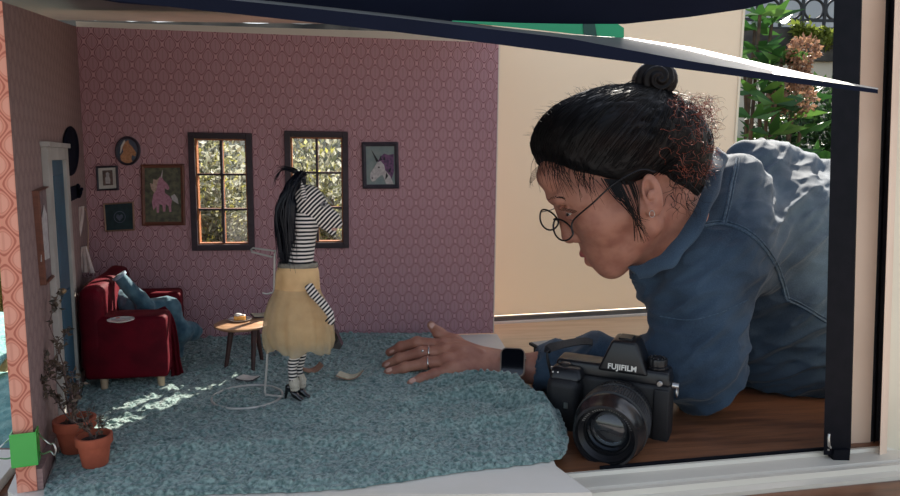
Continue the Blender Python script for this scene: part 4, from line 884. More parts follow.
# dress
def gown(name, prof, m, nf, amp, dep=.8, ph=0.0, th=0, zj=0.0):
    bm = B(); rows = []; N = 96
    for i, (cx, cy, rx) in enumerate(prof):
        c = D(cx, cy); row = []; t = i / (len(prof) - 1)
        for k in range(N):
            a = 2 * math.pi * k / N; r_ = rx * u * (1 + amp * t * (math.sin(nf * a + ph) * .6 + math.sin((nf * 2 - 3) * a + 1.3 + ph) * .4)); row.append(bm.verts.new(c + V(math.cos(a) * r_, math.sin(a) * r_ * dep, zj * t * math.sin(5 * a + ph) * u)))
        rows.append(row)
    for a, b_ in zip(rows[:-1], rows[1:]):
        for k in range(N): bm.faces.new((a[k], a[(k + 1) % N], b_[(k + 1) % N], b_[k]))
    o = obj(name, bm, m, doll, angle=0)
    if th: s_ = o.modifiers.new('thick', 'SOLIDIFY'); s_.thickness = th
    return o
gown('bodice', [(298, 264, 17), (298, 266, 19.5), (297.5, 272, 21.5), (297.5, 282, 22), (297.5, 291, 22.5), (298, 296, 23)], M_yellow, 6, .05, .75, th=.001)
gown('petticoat', [(298, 290, 22), (299, 300, 24), (300, 318, 25.5), (301, 332, 25.5), (302, 343, 24)], M_yellow, 9, .10, .75, .5, th=.001)
gown('overskirt', [(297.5, 288, 22.5), (297, 294, 25), (297, 304, 30), (297.5, 316, 33.5), (298, 330, 35.5), (299, 341, 35), (300, 348, 32)], M_tulle, 11, .11, .8, 0, 0, 4)
gown('overskirt_layer', [(297.5, 290, 22), (297, 298, 26), (298, 312, 31), (299, 326, 33), (300, 338, 33), (302, 347, 30)], M_tulle, 8, .13, .8, 2, 0, 4)
gown('waistband', [(298, 262, 19), (298, 263, 20), (298, 266.5, 20.5), (298, 267.5, 19.5)], var('greenish_belt', srgb(140, 132, 116), srgb(110, 104, 96), 100, .5, .1), 4, 0, .72, th=.001)
# arm, legs, socks, shoes
bm = B(); tube(bm, smoothpts([D(309, 286, -.026), D(313, 293, -.031), D(323, 304, -.033), D(331, 315, -.033)], 6), [4.6 * u] * 8 + [4.2 * u] * 6 + [3.8 * u] * 5, 16); obj('arm', bm, M_strA, doll)
hp = [(cap(D(330, 313, -.033), D(332, 320, -.032), 3.4 * u, 2.8 * u), .002, '+')] + [(cap(D(332 + k * 1.1, 319, -.033 + abs(k) * .001), D(331 + k * 1.8, 325 - abs(k), -.032), 1.2 * u, .8 * u), .001, '+') for k in (-1.5, -.5, .5, 1.5)] + [(cap(D(330, 316, -.033), D(326, 321, -.034), 1.2 * u, .9 * u), .001, '+')]
sdfobj('hand', hp, D(318, 332, -.05), D(342, 305, -.02), .0006, M_strA, doll)
for (x0, x1, w, yb) in ((293, 293.5, -.006, 384), (299, 299.5, .010, 381)):
    bm = B(); tube(bm, smoothpts([D(x0 + 1, 335, w), D(x0 + 2.5, 352, w), D(x0 - .5, 367, w), D(x1, yb, w)], 6), [6 * u] * 6 + [5.4 * u] * 6 + [4.4 * u] * 6 + [3.4 * u], 16); obj('leg', bm, M_strL, doll)
for (x, y, w, dx) in ((293.5, 383, -.006, 0), (300, 380, .010, 4)):
    bm = B(); rows = []; N = 40
    for i, (yy, rr) in enumerate(((377 - 383 + y, 3.8), (379 - 383 + y, 4.4), (382 - 383 + y, 5.6), (385.5 - 383 + y, 5.0), (390 - 383 + y, 4.4))):
        c = D(x + i * .35, yy, w); rows.append([bm.verts.new(c + V(math.cos(2 * math.pi * k / N) * rr * u * (1 + .1 * math.sin(k * 1.9 + i)), math.sin(2 * math.pi * k / N) * rr * u * (1 + .1 * math.sin(k * 2.3)), .0008 * math.sin(k * 1.7))) for k in range(N)])
    for a, b_ in zip(rows[:-1], rows[1:]):
        for k in range(N): bm.faces.new((a[k], a[(k + 1) % N], b_[(k + 1) % N], b_[k]))
    obj('sock', bm, M_sock, doll, angle=0)
    ox, oy = x - 293.5, y - 383
    pr = [(cap(D(289 + ox, 387 + oy, w), D(295 + ox, 394 + oy, w), 3.3 * u, 3.0 * u), .003, '+'), (cap(D(295 + ox, 395 + oy, w), D(302 + ox, 400 + oy, w - .003), 3.0 * u, 2.3 * u), .004, '+'), (cap(D(287.5 + ox, 387 + oy, w), D(285.5 + ox, 397.5 + oy, w), 2.2 * u, 1.3 * u), .002, '+'), (cap(D(294 + ox, 384 + oy, w), D(294.2 + ox, 389 + oy, w), 3.0 * u, 3.0 * u), .003, '-')]
    sdfobj('shoe', pr, D(278 + ox, 408 + oy, w - .02), D(310 + ox, 378 + oy, w + .02), .0007, M_pump, doll)
    bm = B(); tube(bm, [D(x + 1 + 4.5 * math.cos(a * .5236), 387.5 + oy + .6 * math.sin(a * .5236), w) + V(0, 4.2 * u * math.sin(a * .5236), 0) for a in range(12)], .0007, 6, True); obj('ankle_strap', bm, M_pump, doll)
root = thing('handbag', D(337, 349, .02), 'small black handbag hanging behind the doll skirt at its right', 'bag')
bm = B(); slab(bm, [D(331, 333, .016), D(335.5, 331.5, .016), D(342, 346, .016), D(340, 349.5, .016), D(331, 348, .016)], (0, .014, 0)); obj('bag_body', bm, M_pump, root, bevel=.001)
bm = B(); tube(bm, smoothpts([D(333, 333, .02), D(331, 322, .014), D(331, 316, -.02), D(334, 322, .01), D(336, 332, .02)], 5), .0006, 6); obj('strap', bm, M_pump, root)
M_wire = newmat('white_coated_wire', srgb(196, 192, 186), .4, .2)[0]
Rc = F(247.5, 396.3, FZ + .002); Rr = 35.3 * Rc.y / FPX
root = thing('doll_stand', (Rc.x, Rc.y, FZ), 'white wire doll stand with a ring base lying on the carpet', 'stand')
bm = B(); tube(bm, [Rc + V(Rr * math.cos(a * math.pi / 36), Rr * math.sin(a * math.pi / 36), 0) for a in range(72)], .0016, 8, True); obj('ring_base', bm, M_wire, root)
def S(px, py, w=.012): return P(px, py, DD + w)
bm = B(); tube(bm, [F(283, 396.5, FZ + .003), F(266, 395, FZ + .003), S(264.8, 392), S(268.5, 341), S(274, 295), S(274.8, 254)], .0016, 8); obj('pole', bm, M_wire, root)
bm = B(); tube(bm, [S(274.8, 254), S(275.5, 251), S(253, 248, .03), S(251, 249.5, .03), S(252, 252, .015), S(272, 257, .0)], .0013, 8); obj('waist_wire', bm, M_wire, root)
bm = B(); tube(bm, [S(274, 292), S(267, 294), S(262.5, 293)], .0012, 8); obj('hook', bm, M_wire, root)
# ------------------------------------------------------------ the still camera on the wooden floor
M_cam = var('black_camera_leatherette', (0.007, .007, .009), (0.012, .012, .014), 400, .6, .4, .0003, fine=1800)
M_cams = newmat('black_camera_metal', (0.009, .009, .011), .33, spec=.45)[0]; M_ring = newmat('lens_ring_black', (0.014, .014, .016), .22, .3, spec=.6)[0]
M_rub = newmat('ribbed_rubber', (0.018, .018, .02), .5)[0]; M_lglass = newmat('coated_glass', (0.004, .005, .008), .04, spec=.9, coat=1.0)[0]; M_print = newmat('white_print', srgb(226, 222, 214), .5)[0]
Lm = P(621, 408, .862); Lf = P(604.5, 437, .772); N_ = (Lf - Lm); LENL = N_.length; N_.normalize()
X_ = N_.cross(V(0, 0, 1)).normalized() * -1
if X_.x < 0: X_ = -X_
Z_ = X_.cross(N_).normalized()
if Z_.z < 0: Z_ = -Z_
def K(x, n, z): return Lm + X_ * x + N_ * n + Z_ * z
cz = min(K(-.09, -.03, -.05).z, K(.06, -.03, -.05).z)
KB = basis(X_, N_, Z_)
root = thing('camera_body', K(-.012, -.02, -.047), 'black mirrorless camera with a big lens, on the dark wood floor beside the carpet', 'camera')
def kbox(name, x0, x1, n0, n1, z0, z1, m, parent, bev, seg=3, tx=0.0, tn=0.0):
    bm = B(); hexa(bm, [K(x0, n0, z0), K(x1, n0, z0), K(x1, n1, z0), K(x0, n1, z0), K(x0 + tx, n0, z1), K(x1 - tx, n0, z1), K(x1 - tx, n1 - tn, z1), K(x0 + tx, n1 - tn, z1)])
    bmesh.ops.recalc_face_normals(bm, faces=bm.faces); bmesh.ops.bevel(bm, geom=list(bm.edges), offset=bev, segments=seg, affect='EDGES', profile=.5, clamp_overlap=True); return obj(name, bm, m, parent, angle=40)
kbox('body_shell', -.096, .061, -.048, -.004, -.046, .036, M_cam, root, .006)
kbox('top_plate', -.094, .060, -.046, -.006, .034, .053, M_cams, root, .004, tx=.003, tn=.003)
kbox('grip', -.098, -.052, -.030, .022, -.045, .034, M_cam, root, .012, 4)
kbox('grip_shoulder', -.097, -.050, -.020, .016, .030, .047, M_cams, root, .006, 3, tx=.004, tn=.008)
pm = kbox('viewfinder_hump', -.034, .032, -.050, -.002, .046, .088, M_cams, root, .004, 3, tx=.017, tn=.006)
kbox('hot_shoe', -.010, .008, -.040, -.016, .087, .0905, M_cams, pm, .001, 1)
kbox('front_panel', .040, .060, -.006, -.001, -.040, .032, M_cam, root, .002)
def kl(name, prof, x, n, z, axis, m, parent, seg=40, knurl=0, cb=True):
    zax = {'n': N_, 'z': Z_, 'x': X_}[axis]; xa = X_ if axis != 'x' else N_; ya = zax.cross(xa)
    M = Matrix.Translation(K(x, n, z)) @ basis(xa, ya, zax).to_4x4(); bm = B(); lathe(bm, prof, M, seg, cb, cb)
    if knurl:
        c = K(x, n, z)
        for i, v_ in enumerate(bm.verts):
            h = (v_.co - c).dot(zax); r_ = v_.co - c - zax * h
            if knurl == 1 and i % 2: v_.co -= r_ * .02
            if knurl > 1 and (i % seg) % 4 < 2: v_.co -= r_ * .06
    return obj(name, bm, m, parent, angle=35)
kl('mode_dial', [(.013, 0), (.0145, .001), (.0145, .003), (.0125, .004), (.013, .0045), (.013, .0125), (.0125, .0135), (.0001, .0136)], .040, -.026, .053, 'z', M_cams, root, 48, 4)
for k in range(9):
    a = k * .698; bm = B(); ball(bm, K(.040 + .0085 * math.cos(a), -.026 + .0085 * math.sin(a), .0668), .0017, None, 8, 6); obj('dial_stud', bm, M_ring, root)
kl('shutter_button', [(.008, 0), (.008, .003), (.0055, .0045), (.0001, .005)], -.078, -.006, .046, 'z', M_cams, root)
kl('front_dial', [(.008, 0), (.009, .001), (.009, .004), (.007, .005), (.0001, .005)], -.066, .014, .022, 'n', M_ring, root, 32, 1)
kl('front_button', [(.0038, 0), (.0038, .002), (.003, .003), (.0001, .003)], .047, -.003, .040, 'n', M_steel, root, 20)
bm = B(); tube(bm, [K(.061, -.02, .034), K(.069, -.02, .034)], .0042, 16); tube(bm, [K(.067 + .0, -.02 + .0055 * math.cos(a * .449), .026 + .0065 * math.sin(a * .449)) for a in range(14)], .0011, 6, True); obj('strap_lug', bm, M_steel, root)
bm = B(); tube(bm, [K(-.0975, -.018, .034), K(-.103, -.018, .034)], .0035, 14); obj('strap_lug', bm, M_steel, root)
for (x, z) in ((-.090, .0405), (-.083, .0408)):
    bm = B(); ball(bm, K(x, .0125, z), .0013, None, 8, 6); obj('indicator', bm, M_print, root)
bm = B(); slab(bm, [K(-.071, .0225, -.004), K(-.0655, .0225, -.004), K(-.0655, .0225, .004), K(-.071, .0225, .004)], N_ * .001); obj('function_button', bm, M_steel, root, bevel=.0008)
tc = bpy.data.curves.new('name_lettering', 'FONT'); tc.body = 'FUJIFILM'; tc.size = .0098; tc.extrude = .0002; tc.offset = .00032; tc.align_x = 'CENTER'; tc.align_y = 'CENTER'; tc.space_character = 1.05
to = bpy.data.objects.new('name_lettering', tc); COL.objects.link(to); tc.materials.append(M_print)
slope = (Z_ * .042 - N_ * .006).normalized(); nn_ = X_.cross(slope).normalized()
if nn_.dot(N_) < 0: nn_ = -nn_
_tm = Matrix.Translation(K(-.001, .0004 - .002, .0545) - root.location + nn_ * .0006) @ basis(X_, slope, nn_).to_4x4()
_me = bpy.data.meshes.new_from_object(to); _me.transform(_tm); bpy.data.objects.remove(to)
to = bpy.data.objects.new('name_lettering', _me); COL.objects.link(to); to.parent = root; to['label'] = 'white maker name on the viewfinder hump'
# lens
lens = kl('lens_barrel', [(.036, -.006), (.036, .004), (.0405, .008), (.0415, .012), (.0415, .018), (.0405, .019)], 0, 0, 0, 'n', M_ring, root, 72)
kl('aperture_ring', [(.0405, .018), (.0430, .019), (.0430, .029), (.0405, .030)], 0, 0, 0, 'n', M_cams, lens, 144, 1)
kl('distance_ring', [(.0405, .030), (.0415, .031), (.0415, .037), (.0405, .038)], 0, 0, 0, 'n', M_ring, lens, 72)
kl('focus_ring', [(.041, .038), (.0450, .040), (.0452, .066), (.041, .068)], 0, 0, 0, 'n', M_rub, lens, 180, 1)
kl('front_barrel', [(.042, .067), (.0435, .069), (.0435, .076), (.041, .080), (.0395, LENL - .004), (.0385, LENL), (.0355, LENL), (.034, LENL - .003), (.0335, LENL - .006), (.031, LENL - .008), (.029, LENL - .012), (.0280, LENL - .016), (.0265, LENL - .016), (.0260, LENL - .022), (.0235, LENL - .024), (.0232, LENL - .030), (.0205, LENL - .031), (.0200, LENL - .038), (.017, LENL - .040), (.0165, LENL - .050), (.0001, LENL - .050)], 0, 0, 0, 'n', M_ring, lens, 96)
kl('name_ring', [(.0288, LENL - .0118), (.0335, LENL - .0058), (.0335, LENL - .0052), (.0284, LENL - .011)], 0, 0, 0, 'n', M_cams, lens, 72, 0, False)
M_elem = glassmat('lens_element', (.85, .9, .95), .07)
kl('front_glass', [(.0262, LENL - .0205), (.020, LENL - .0160), (.012, LENL - .0132), (.005, LENL - .0122), (.0001, LENL - .012)], 0, 0, 0, 'n', M_elem, lens, 64, 0, False)
kl('inner_glass', [(.0203, LENL - .031), (.014, LENL - .0335), (.006, LENL - .035), (.0001, LENL - .0355)], 0, 0, 0, 'n', M_elem, lens, 64, 0, False)
kl('rear_glass', [(.0166, LENL - .049), (.010, LENL - .045), (.004, LENL - .0435), (.0001, LENL - .043)], 0, 0, 0, 'n', M_lglass, lens, 64, 0, False)
for k in range(26):                                   # engraved marks on the front name ring and the distance ring
    a = math.radians(20 + k * 5.4); r1, r2 = .0296, .0318
    if k % 7 == 6: continue
    c = lambda r_, nn: K(r_ * math.cos(a), nn, r_ * math.sin(a)); bm = B(); tube(bm, [c(r1, LENL - .0095), c(r2, LENL - .0068)], .00028, 4); obj('ring_mark', bm, M_print, lens)
# strap
def ribbon(name, pts, wv, wd, th, m, parent):
    pts = smoothpts(pts, 8); bm = B(); rows = []
    for i, p in enumerate(pts):
        t = (pts[min(i + 1, len(pts) - 1)] - pts[max(i - 1, 0)]).normalized(); s = (wv - t * wv.dot(t)).normalized(); n = t.cross(s)
        rows.append([bm.verts.new(p + s * wd / 2 * a + n * th / 2 * b_) for a, b_ in ((-1, -1), (1, -1), (1, 1), (-1, 1))])
    for a, b_ in zip(rows[:-1], rows[1:]):
        for k in range(4): bm.faces.new((a[k], a[(k + 1) % 4], b_[(k + 1) % 4], b_[k]))
    bm.faces.new(rows[0][::-1]); bm.faces.new(rows[-1]); return obj(name, bm, m, parent, angle=40)
M_strap = var('black_strap', (0.012, .012, .015), (.02, .02, .024), 300, .7, .3)
ribbon('strap', [K(-.102, -.018, .030), P(547, 352, .90), P(556, 346, .93), P(585, 341, .97), P(600, 346, .985)], V(.2, .9, .4), .012, .0016, M_strap, root)
# pale card with dark rim behind the watch
root = thing('pale_card', F(548, 346, -.018), 'pale grey card with a dark rim lying behind the wristwatch', 'card')
def fz(px, py, z): return F(px, py, z)
z_ = P(548, 346, 1.13).z
cp = [P(529, 342.5, 1.11), P(560, 338.5, 1.13), P(578, 347, 1.10), P(545, 351.5, 1.08)]
bm = B(); slab(bm, cp, (0, 0, -.004)); obj('dark_rim', bm, M_cams, root, smooth=False, bevel=.0008)
cc = sum(cp, V(0, 0, 0)) / 4; bm = B(); slab(bm, [cc + (p - cc) * .88 + V(0, 0, .0004) for p in cp], (0, 0, .0006)); obj('card_face', bm, var('pale_grey_card', srgb(176, 174, 168), srgb(160, 158, 154), 30, .5, .05), root, smooth=False)
cst = cc.z + .018; bm = B(); hexa(bm, [Vector((p.x, p.y, -.0195)) for p in [cc + (q_ - cc) * .8 for q_ in cp]] + [Vector((p.x, p.y, p.z - .0035)) for p in [cc + (q_ - cc) * .8 for q_ in cp]]); obj('case', bm, M_cams, root, smooth=False, bevel=.001)
# ------------------------------------------------------------ the person
HD = 0.98; hu = HD / FPX
def Hp(px, py, w=0.0): return P(px, py, HD + w)
M_skin, g, b = newmat('skin', srgb(180, 122, 100), .5, spec=.4); b.inputs['Subsurface Weight'].default_value = .12; b.inputs['Subsurface Radius'].default_value = (.01, .004, .002); b.inputs['Subsurface Scale'].default_value = .5
g.l.new(g.mix(g.step(g.noise(45, 4), .35, .7), srgb(178, 124, 104), srgb(158, 104, 88)), b.inputs['Base Color']); g.bump(g.noise(380, 4), .25, .0006)
M_lips = var('lip_skin', srgb(170, 92, 88), srgb(150, 78, 76), 200, .4, .1); M_nail = newmat('fingernail', srgb(214, 168, 152), .25, coat=.3)[0]
M_hair, g, b = newmat('black_hair', (0.006, .005, .005), .5, spec=.25); g.l.new(g.mix(g.step(g.noise(14, 3), .45, .8), (0.004, .0035, .004), (0.016, .008, .007)), b.inputs['Base Color'])
M_hairr = newmat('reddish_sunlit_hair', srgb(140, 66, 44), .45, spec=.5)[0]  # reddish ends of the black hair, the sun on them put into the colour
M_denim, g, b = newmat('blue_denim', srgb(52, 84, 122), .85, spec=.15, sheen=.15)
k_ = g.n.new('ShaderNodeMapping'); g.l.new(g.obj(), k_.inputs[0]); k_.inputs['Rotation'].default_value = (0, .7, 0); k_.inputs['Scale'].default_value = (1, 1, 7)
c_ = g.mix(g.step(g.noise(9, 5), .35, .7), srgb(34, 48, 65), srgb(60, 78, 97)); c_ = g.mix(g.math('MULTIPLY', g.step(g.noise(700, 2, k_.outputs[0]), .4, .7), .35), c_, srgb(98, 120, 140))
g.l.new(c_, b.inputs['Base Color']); g.bump(g.noise(900, 2, k_.outputs[0]), .25, .0006)
M_seam = var('denim_seam', srgb(50, 70, 90), srgb(78, 98, 116), 300, .85, .3)
person = thing('person', V(.36, 1.05, -.02), 'person in blue denim shirt and glasses, hair in a bun, leaning over the carpet', 'person')
fh = V(-.84, 0, -.545).normalized(); uh = V(-.545, 0, .84).normalized(); HB = basis(fh, V(0, 1, 0), uh)       # face forward, side, crown
q = hu
pr = [(ell(Hp(619, 152), (74 * q, .072, 47 * q), HB), .01, '+'), (cap(Hp(556, 172, -.02), Hp(556, 172, .02), 16 * q), .03, '+'),
      (cap(Hp(590, 196), Hp(606, 238), 32 * q, 24 * q), .02, '+'),
      (cap(Hp(590, 196, -.025), Hp(606, 232, -.022), 30 * q, 20 * q), .02, '+'), (cap(Hp(590, 196, .025), Hp(606, 232, .022), 30 * q, 20 * q), .02, '+'),
      (cap(Hp(601, 221, -.038), Hp(640, 205, -.056), 17 * q, 15 * q), .025, '+'), (cap(Hp(601, 221, .038), Hp(640, 205, .056), 17 * q, 15 * q), .025, '+'),
      (cap(Hp(613, 264, -.008), Hp(649, 226, -.050), 11 * q, 12 * q), .02, '+'), (cap(Hp(613, 264, .008), Hp(649, 226, .050), 11 * q, 12 * q), .02, '+'),
      (cap(Hp(610, 266, -.006), Hp(610, 266, .006), 11 * q), .012, '+'), (cap(Hp(606, 246), Hp(640, 240), 22 * q, 24 * q), .02, '+'),
      (cap(Hp(554, 196, -.018), Hp(558, 199, -.036), 7 * q, 5 * q), .014, '+'), (cap(Hp(554, 196, .018), Hp(558, 199, .036), 7 * q, 5 * q), .014, '+'),
      (cap(Hp(546, 178, -.03), Hp(546, 178, .03), 5 * q), .02, '+'),
      (cap(Hp(560, 207), Hp(568, 233), 4.5 * q, 6.5 * q), .010, '+'), (ell(Hp(569.5, 237), (7 * q, 7.5 * q, 6.5 * q)), .006, '+'),
      (ell(Hp(576.5, 238, -.0115), (5.5 * q, 4 * q, 5 * q)), .005, '+'), (ell(Hp(576.5, 238, .0115), (5.5 * q, 4 * q, 5 * q)), .005, '+'),
      (cap(Hp(574, 243.5, -.007), Hp(578, 243, -.009), 1.8 * q), .002, '-'), (cap(Hp(574, 243.5, .007), Hp(578, 243, .009), 1.8 * q), .002, '-'),
      (cap(Hp(584.5, 253.5, 0), Hp(599, 252.5, -.022), 4.6 * q, 1.8 * q), .003, '+'), (cap(Hp(584.5, 253.5, 0), Hp(599, 252.5, .022), 4.6 * q, 1.8 * q), .004, '+'),
      (cap(Hp(590, 261, 0), Hp(601, 257, -.017), 4.8 * q, 2 * q), .004, '+'), (cap(Hp(590, 261, 0), Hp(601, 257, .017), 4.8 * q, 2 * q), .004, '+'),
      (cap(Hp(583, 257.6, -.001), Hp(601, 254.8, -.026), .9 * q), .0025, '-'), (cap(Hp(583, 257.6, .001), Hp(601, 254.8, .026), .9 * q), .0025, '-'),
      (ell(Hp(567, 212.5, -.034), (8 * q, .012, 6.5 * q), HB), .012, '-'), (ell(Hp(567, 213, .034), (9 * q, .013, 8 * q), HB), .012, '-'),
      (cap(Hp(569, 209.5, -.043), Hp(579, 212, -.045), 2.6 * q), .004, '+'), (cap(Hp(562.5, 209.5, -.030), Hp(569, 209.5, -.043), 2.6 * q), .004, '+'), (cap(Hp(568, 217.5, -.034), Hp(578, 214.5, -.044), 2.4 * q), .004, '+'),
      (cap(Hp(660, 205, .01), Hp(705, 262, .05), 36 * q, 44 * q), .03, '+')]
# ear
pr += [(ell(Hp(652, 195, -.076), (9.5 * q, .0075, 20 * q), basis(V(.97, 0, .25).normalized(), V(0, 1, 0), V(-.25, 0, .97).normalized())), .004, '+'), (ell(Hp(650, 191, -.0855), (5.0 * q, .0105, 12 * q), basis(V(.97, 0, .25).normalized(), V(0, 1, 0), V(-.25, 0, .97).normalized())), .004, '-'), (ell(Hp(651, 195, -.081), (3.5 * q, .003, 5 * q)), .003, '+'), (ell(Hp(651, 210, -.076), (5 * q, .005, 6 * q)), .003, '+')]
# torso core under the shirt
pr += [(cap(P(712, 275, 1.05), P(790, 280, 1.20), .045, .07), .03, '+'), (cap(P(790, 280, 1.20), P(890, 300, 1.24), .07, .08), .05, '+')]
# arm and hand
ARM = [((706, 262, 1.0), .035), ((690, 366, .95), .038), ((600, 366, 1.00), .032), ((545, 369, 1.025), .0255), ((505, 367, 1.035), .0215)]
for (a, ra), (b_, rb) in zip(ARM[:-1], ARM[1:]): pr.append((cap(P(*a), P(*b_), ra, rb), .012, '+'))
W0 = P(500, 366, 1.035)
MCP = {'index': (443, 345.5, 1.060), 'middle': (444, 352, 1.042), 'ring': (446, 361, 1.020), 'little': (451, 370, 1.002)}
for n_, p_ in MCP.items(): pr.append((cap(P(496, 366 + (p_[1] - 357) * .5, 1.033 + (p_[2] - 1.03) * .45), P(*p_), .0165, .0115), .014, '+'))
pr.append((cap(P(462, 357, 1.035), P(488, 365, 1.035), .016, .019), .014, '+'))
FING = {'index': [((443, 345.5, 1.060), .0105), ((417, 342.5, 1.068), .0090), ((401, 346.8, 1.075), .0080), ((389.5, 352.5, 1.082), .0066)],
        'middle': [((444, 352, 1.042), .0105), ((421, 352.5, 1.045), .0092), ((399, 358.5, 1.050), .0080), ((386, 365.5, 1.055), .0068)],
        'ring': [((446, 361, 1.020), .0103), ((426, 363, 1.022), .0088), ((405, 367.5, 1.025), .0078), ((388, 372.5, 1.028), .0068)],
        'little': [((451, 370, 1.002), .0098), ((434, 374, .998), .0078), ((422, 378, .992), .0068), ((411, 383, .985), .0060)],
        'thumb': [((478, 358, 1.040), .015), ((455, 342, 1.070), .0108), ((439, 333.5, 1.085), .0088), ((431, 325, 1.092), .0066)]}
for n_, ch in FING.items():
    for (a, ra), (b_, rb) in zip(ch[:-1], ch[1:]): pr.append((cap(P(*a), P(*b_), ra, rb), .004 if n_ != 'thumb' else .008, '+'))
    for (a, ra) in ch[1:3]: pr.append((ell(P(*a), (ra * 1.08,) * 3), .003, '+'))
# tendons and knuckles
for n_, p_ in MCP.items():
    k = P(*p_); pr.append((ell(k + V(.001, -.002, .005), (.0075, .007, .006)), .006, '+'))
    pr.append((cap(k + V(.008, -.002, .0085), P(482, 356 + (p_[1] - 357) * .4, 1.028), .0022, .0018), .006, '+'))
f_ = solid(pr)
bv, bq = nets(f_, (-.14, .86, -.02), (.86, 1.34, .48), .00145, 2.2)
print('body verts', len(bv))
cen = bv[bq].mean(1)
me = npmesh('person_body', bv, bq)
body = finish('body', me, [M_skin, M_lips], person, True, 0)
lp1 = [cap(Hp(583.5, 254, 0), Hp(599, 253.5, -.021), 3.6 * q, 1.2 * q), cap(Hp(585, 255, 0), Hp(599, 253.5, .021), 3.6 * q, 1.2 * q), cap(Hp(591, 261, 0), Hp(600, 257, -.016), 4.4 * q, 1.6 * q), cap(Hp(591, 261, 0), Hp(600, 257, .016), 4.4 * q, 1.6 * q)]
ld = np.min([l_(cen.astype(np.float32)) for l_ in lp1], 0); fr_ = ((cen - np.array(Hp(590, 257))) @ np.array(fh)) > -.012
me.polygons.foreach_set('material_index', ((ld < .0022) & fr_).astype(np.int32))
BV = BVHTree.FromPolygons([tuple(x) for x in bv.tolist()], bq.tolist())
def hit(px, py, tree, off=0.0):
    o_ = V(0, 0, CAM_H); r_ = ray(px, py).normalized(); h = tree.ray_cast(o_, r_)
    return (h[0] + h[1] * (off if h[1].dot(r_) < 0 else -off)) if h[0] else None
# nails
for n_, (px, py, dx) in {'index': (391.5, 350.6, 0), 'middle': (387, 363.5, 0), 'ring': (389, 369.5, 0), 'little': (412.5, 380, 0), 'thumb': (432, 325.5, 0)}.items():
    h = hit(px, py, BV, .0002)
    if h:
        bm = B(); a = (P(*FING[n_][2][0]) - P(*FING[n_][3][0])).normalized(); nn = V(0, -.55, .83) if n_ != 'thumb' else V(.2, -.9, .3); s_ = a.cross(nn).normalized(); nn = s_.cross(a); ball(bm, h - nn * .0008, 1, basis(a, s_, nn), 14, 8, (.0058, .0045, .0013)); obj('fingernail', bm, M_nail, body)
# eyes
M_sclera = newmat('eye_white', srgb(176, 160, 152), .2, coat=.6)[0]; M_iris = newmat('iris', (0.02, .012, .01), .15, coat=1)[0]
for w in (-1, 1):
    c = Hp(573, 213, w * .0305); bm = B(); ball(bm, c, .0104, None, 24, 16); e_ = obj('eye', bm, M_sclera, person)
    gd = V(-.72, w * .12 - .30, -.45).normalized(); bm = B(); ball(bm, c + gd * .0058, .0060, None, 16, 12); obj('iris', bm, M_iris, e_)
def strandset(name, strands, m, parent, seg=4):
    bm = B()
    for pts, r_ in strands:
        pts = smoothpts(pts, 4); n = len(pts); tube(bm, pts, [r_ * (1 - .75 * i / n) for i in range(n)], seg)
    return obj(name, bm, m, parent)
# brows and lashes
st = []
for k in range(46):
    t = k / 45; h = hit(547 + 18 * t, 200 - 4.5 * math.sin(t * 2.4) + 3 * t + random.uniform(-1, 1), BV, .0006)
    if h: st.append(([h, h + V(.004, -.0005, .0018), h + V(.008, -.0004, .001)], .00035))
for k in range(26):
    t = k / 25; h = hit(563 + 14 * t, 207.5 + 3 * t + random.uniform(-.3, .3), BV, .0004)
    if h: st.append(([h, h + V(-.003, -.002, -.0026), h + V(-.0065, -.003, -.003)], .00022))
strandset('eyebrow', st, M_hair, person)
# hair mass
def strandnoise(v):
    p = v @ np.array(HB); return (fbm((p * [38, 240, 90]).astype(np.float32), 3) - .42) * .005
hp = [(ell(Hp(616, 151), (74 * q, .082, 44 * q), HB), .01, '+'), (ell(Hp(572, 142), (39 * q, .062, 36 * q)), .03, '+'), (ell(Hp(606, 134), (50 * q, .076, 44 * q)), .03, '+'), (cap(Hp(640, 132), Hp(676, 150), 36 * q, 32 * q), .03, '+'), (cap(Hp(672, 140), Hp(683, 185), 30 * q, 18 * q), .03, '+'), (cap(Hp(648, 108), Hp(652, 98), 20 * q, 12 * q), .012, '+'),
            (cap(P(578, 262, .80), P(578, 262, 1.16), 82 * q), .008, '-'), (cap(P(546, 226, .80), P(546, 226, 1.16), 58 * q), .010, '-'),
      (ell(Hp(649, 198, -.085), (12 * q, .03, 23 * q)), .006, '-')]
hairo = sdfobj('hair', hp, Hp(515, 235, -.12), Hp(730, 60, .14), .0018, M_hair, person, strandnoise)
bp_ = [(ell(Hp(654, 80.5), (21.5 * q, 20 * q, 19 * q)), .01, '+'), (cap(Hp(650, 98), Hp(652, 92), 14 * q), .01, '+')]
def bunn(v):
    c = np.array(Hp(654, 80)); d = v - c; a = np.arctan2(d[:, 0], d[:, 2]); return .0016 * np.sin(a * 2 + d[:, 1] * 60 + np.linalg.norm(d[:, [0, 2]], axis=1) * 650) + (fbm((v * 120).astype(np.float32), 3) - .4) * .003
sdfobj('hair_bun', bp_, Hp(625, 112, -.05), Hp(684, 52, .05), .0014, M_hair, person, bunn)
bm = B(); tube(bm, [Hp(651 + 15 * math.cos(a * .314), 99 + 3.5 * math.sin(a * .314), .021 * math.sin(a * .314 + 1.5)) for a in range(20)], .0028, 8, True); obj('hair_tie', bm, M_nvy, person)
def Hs(a, b):                                       # a point of the hair surface: a = lateral angle, b = position from forehead to bun
    c = Hp(610, 146); e_ = V(0, 0, 0) + fh * (84 * q * math.cos(b)) * math.cos(a) + V(0, -1, 0) * .083 * math.sin(a) + uh * (52 * q * math.sin(b)) * math.cos(a)
    return c + e_
st = []
bunc = Hp(652, 100)
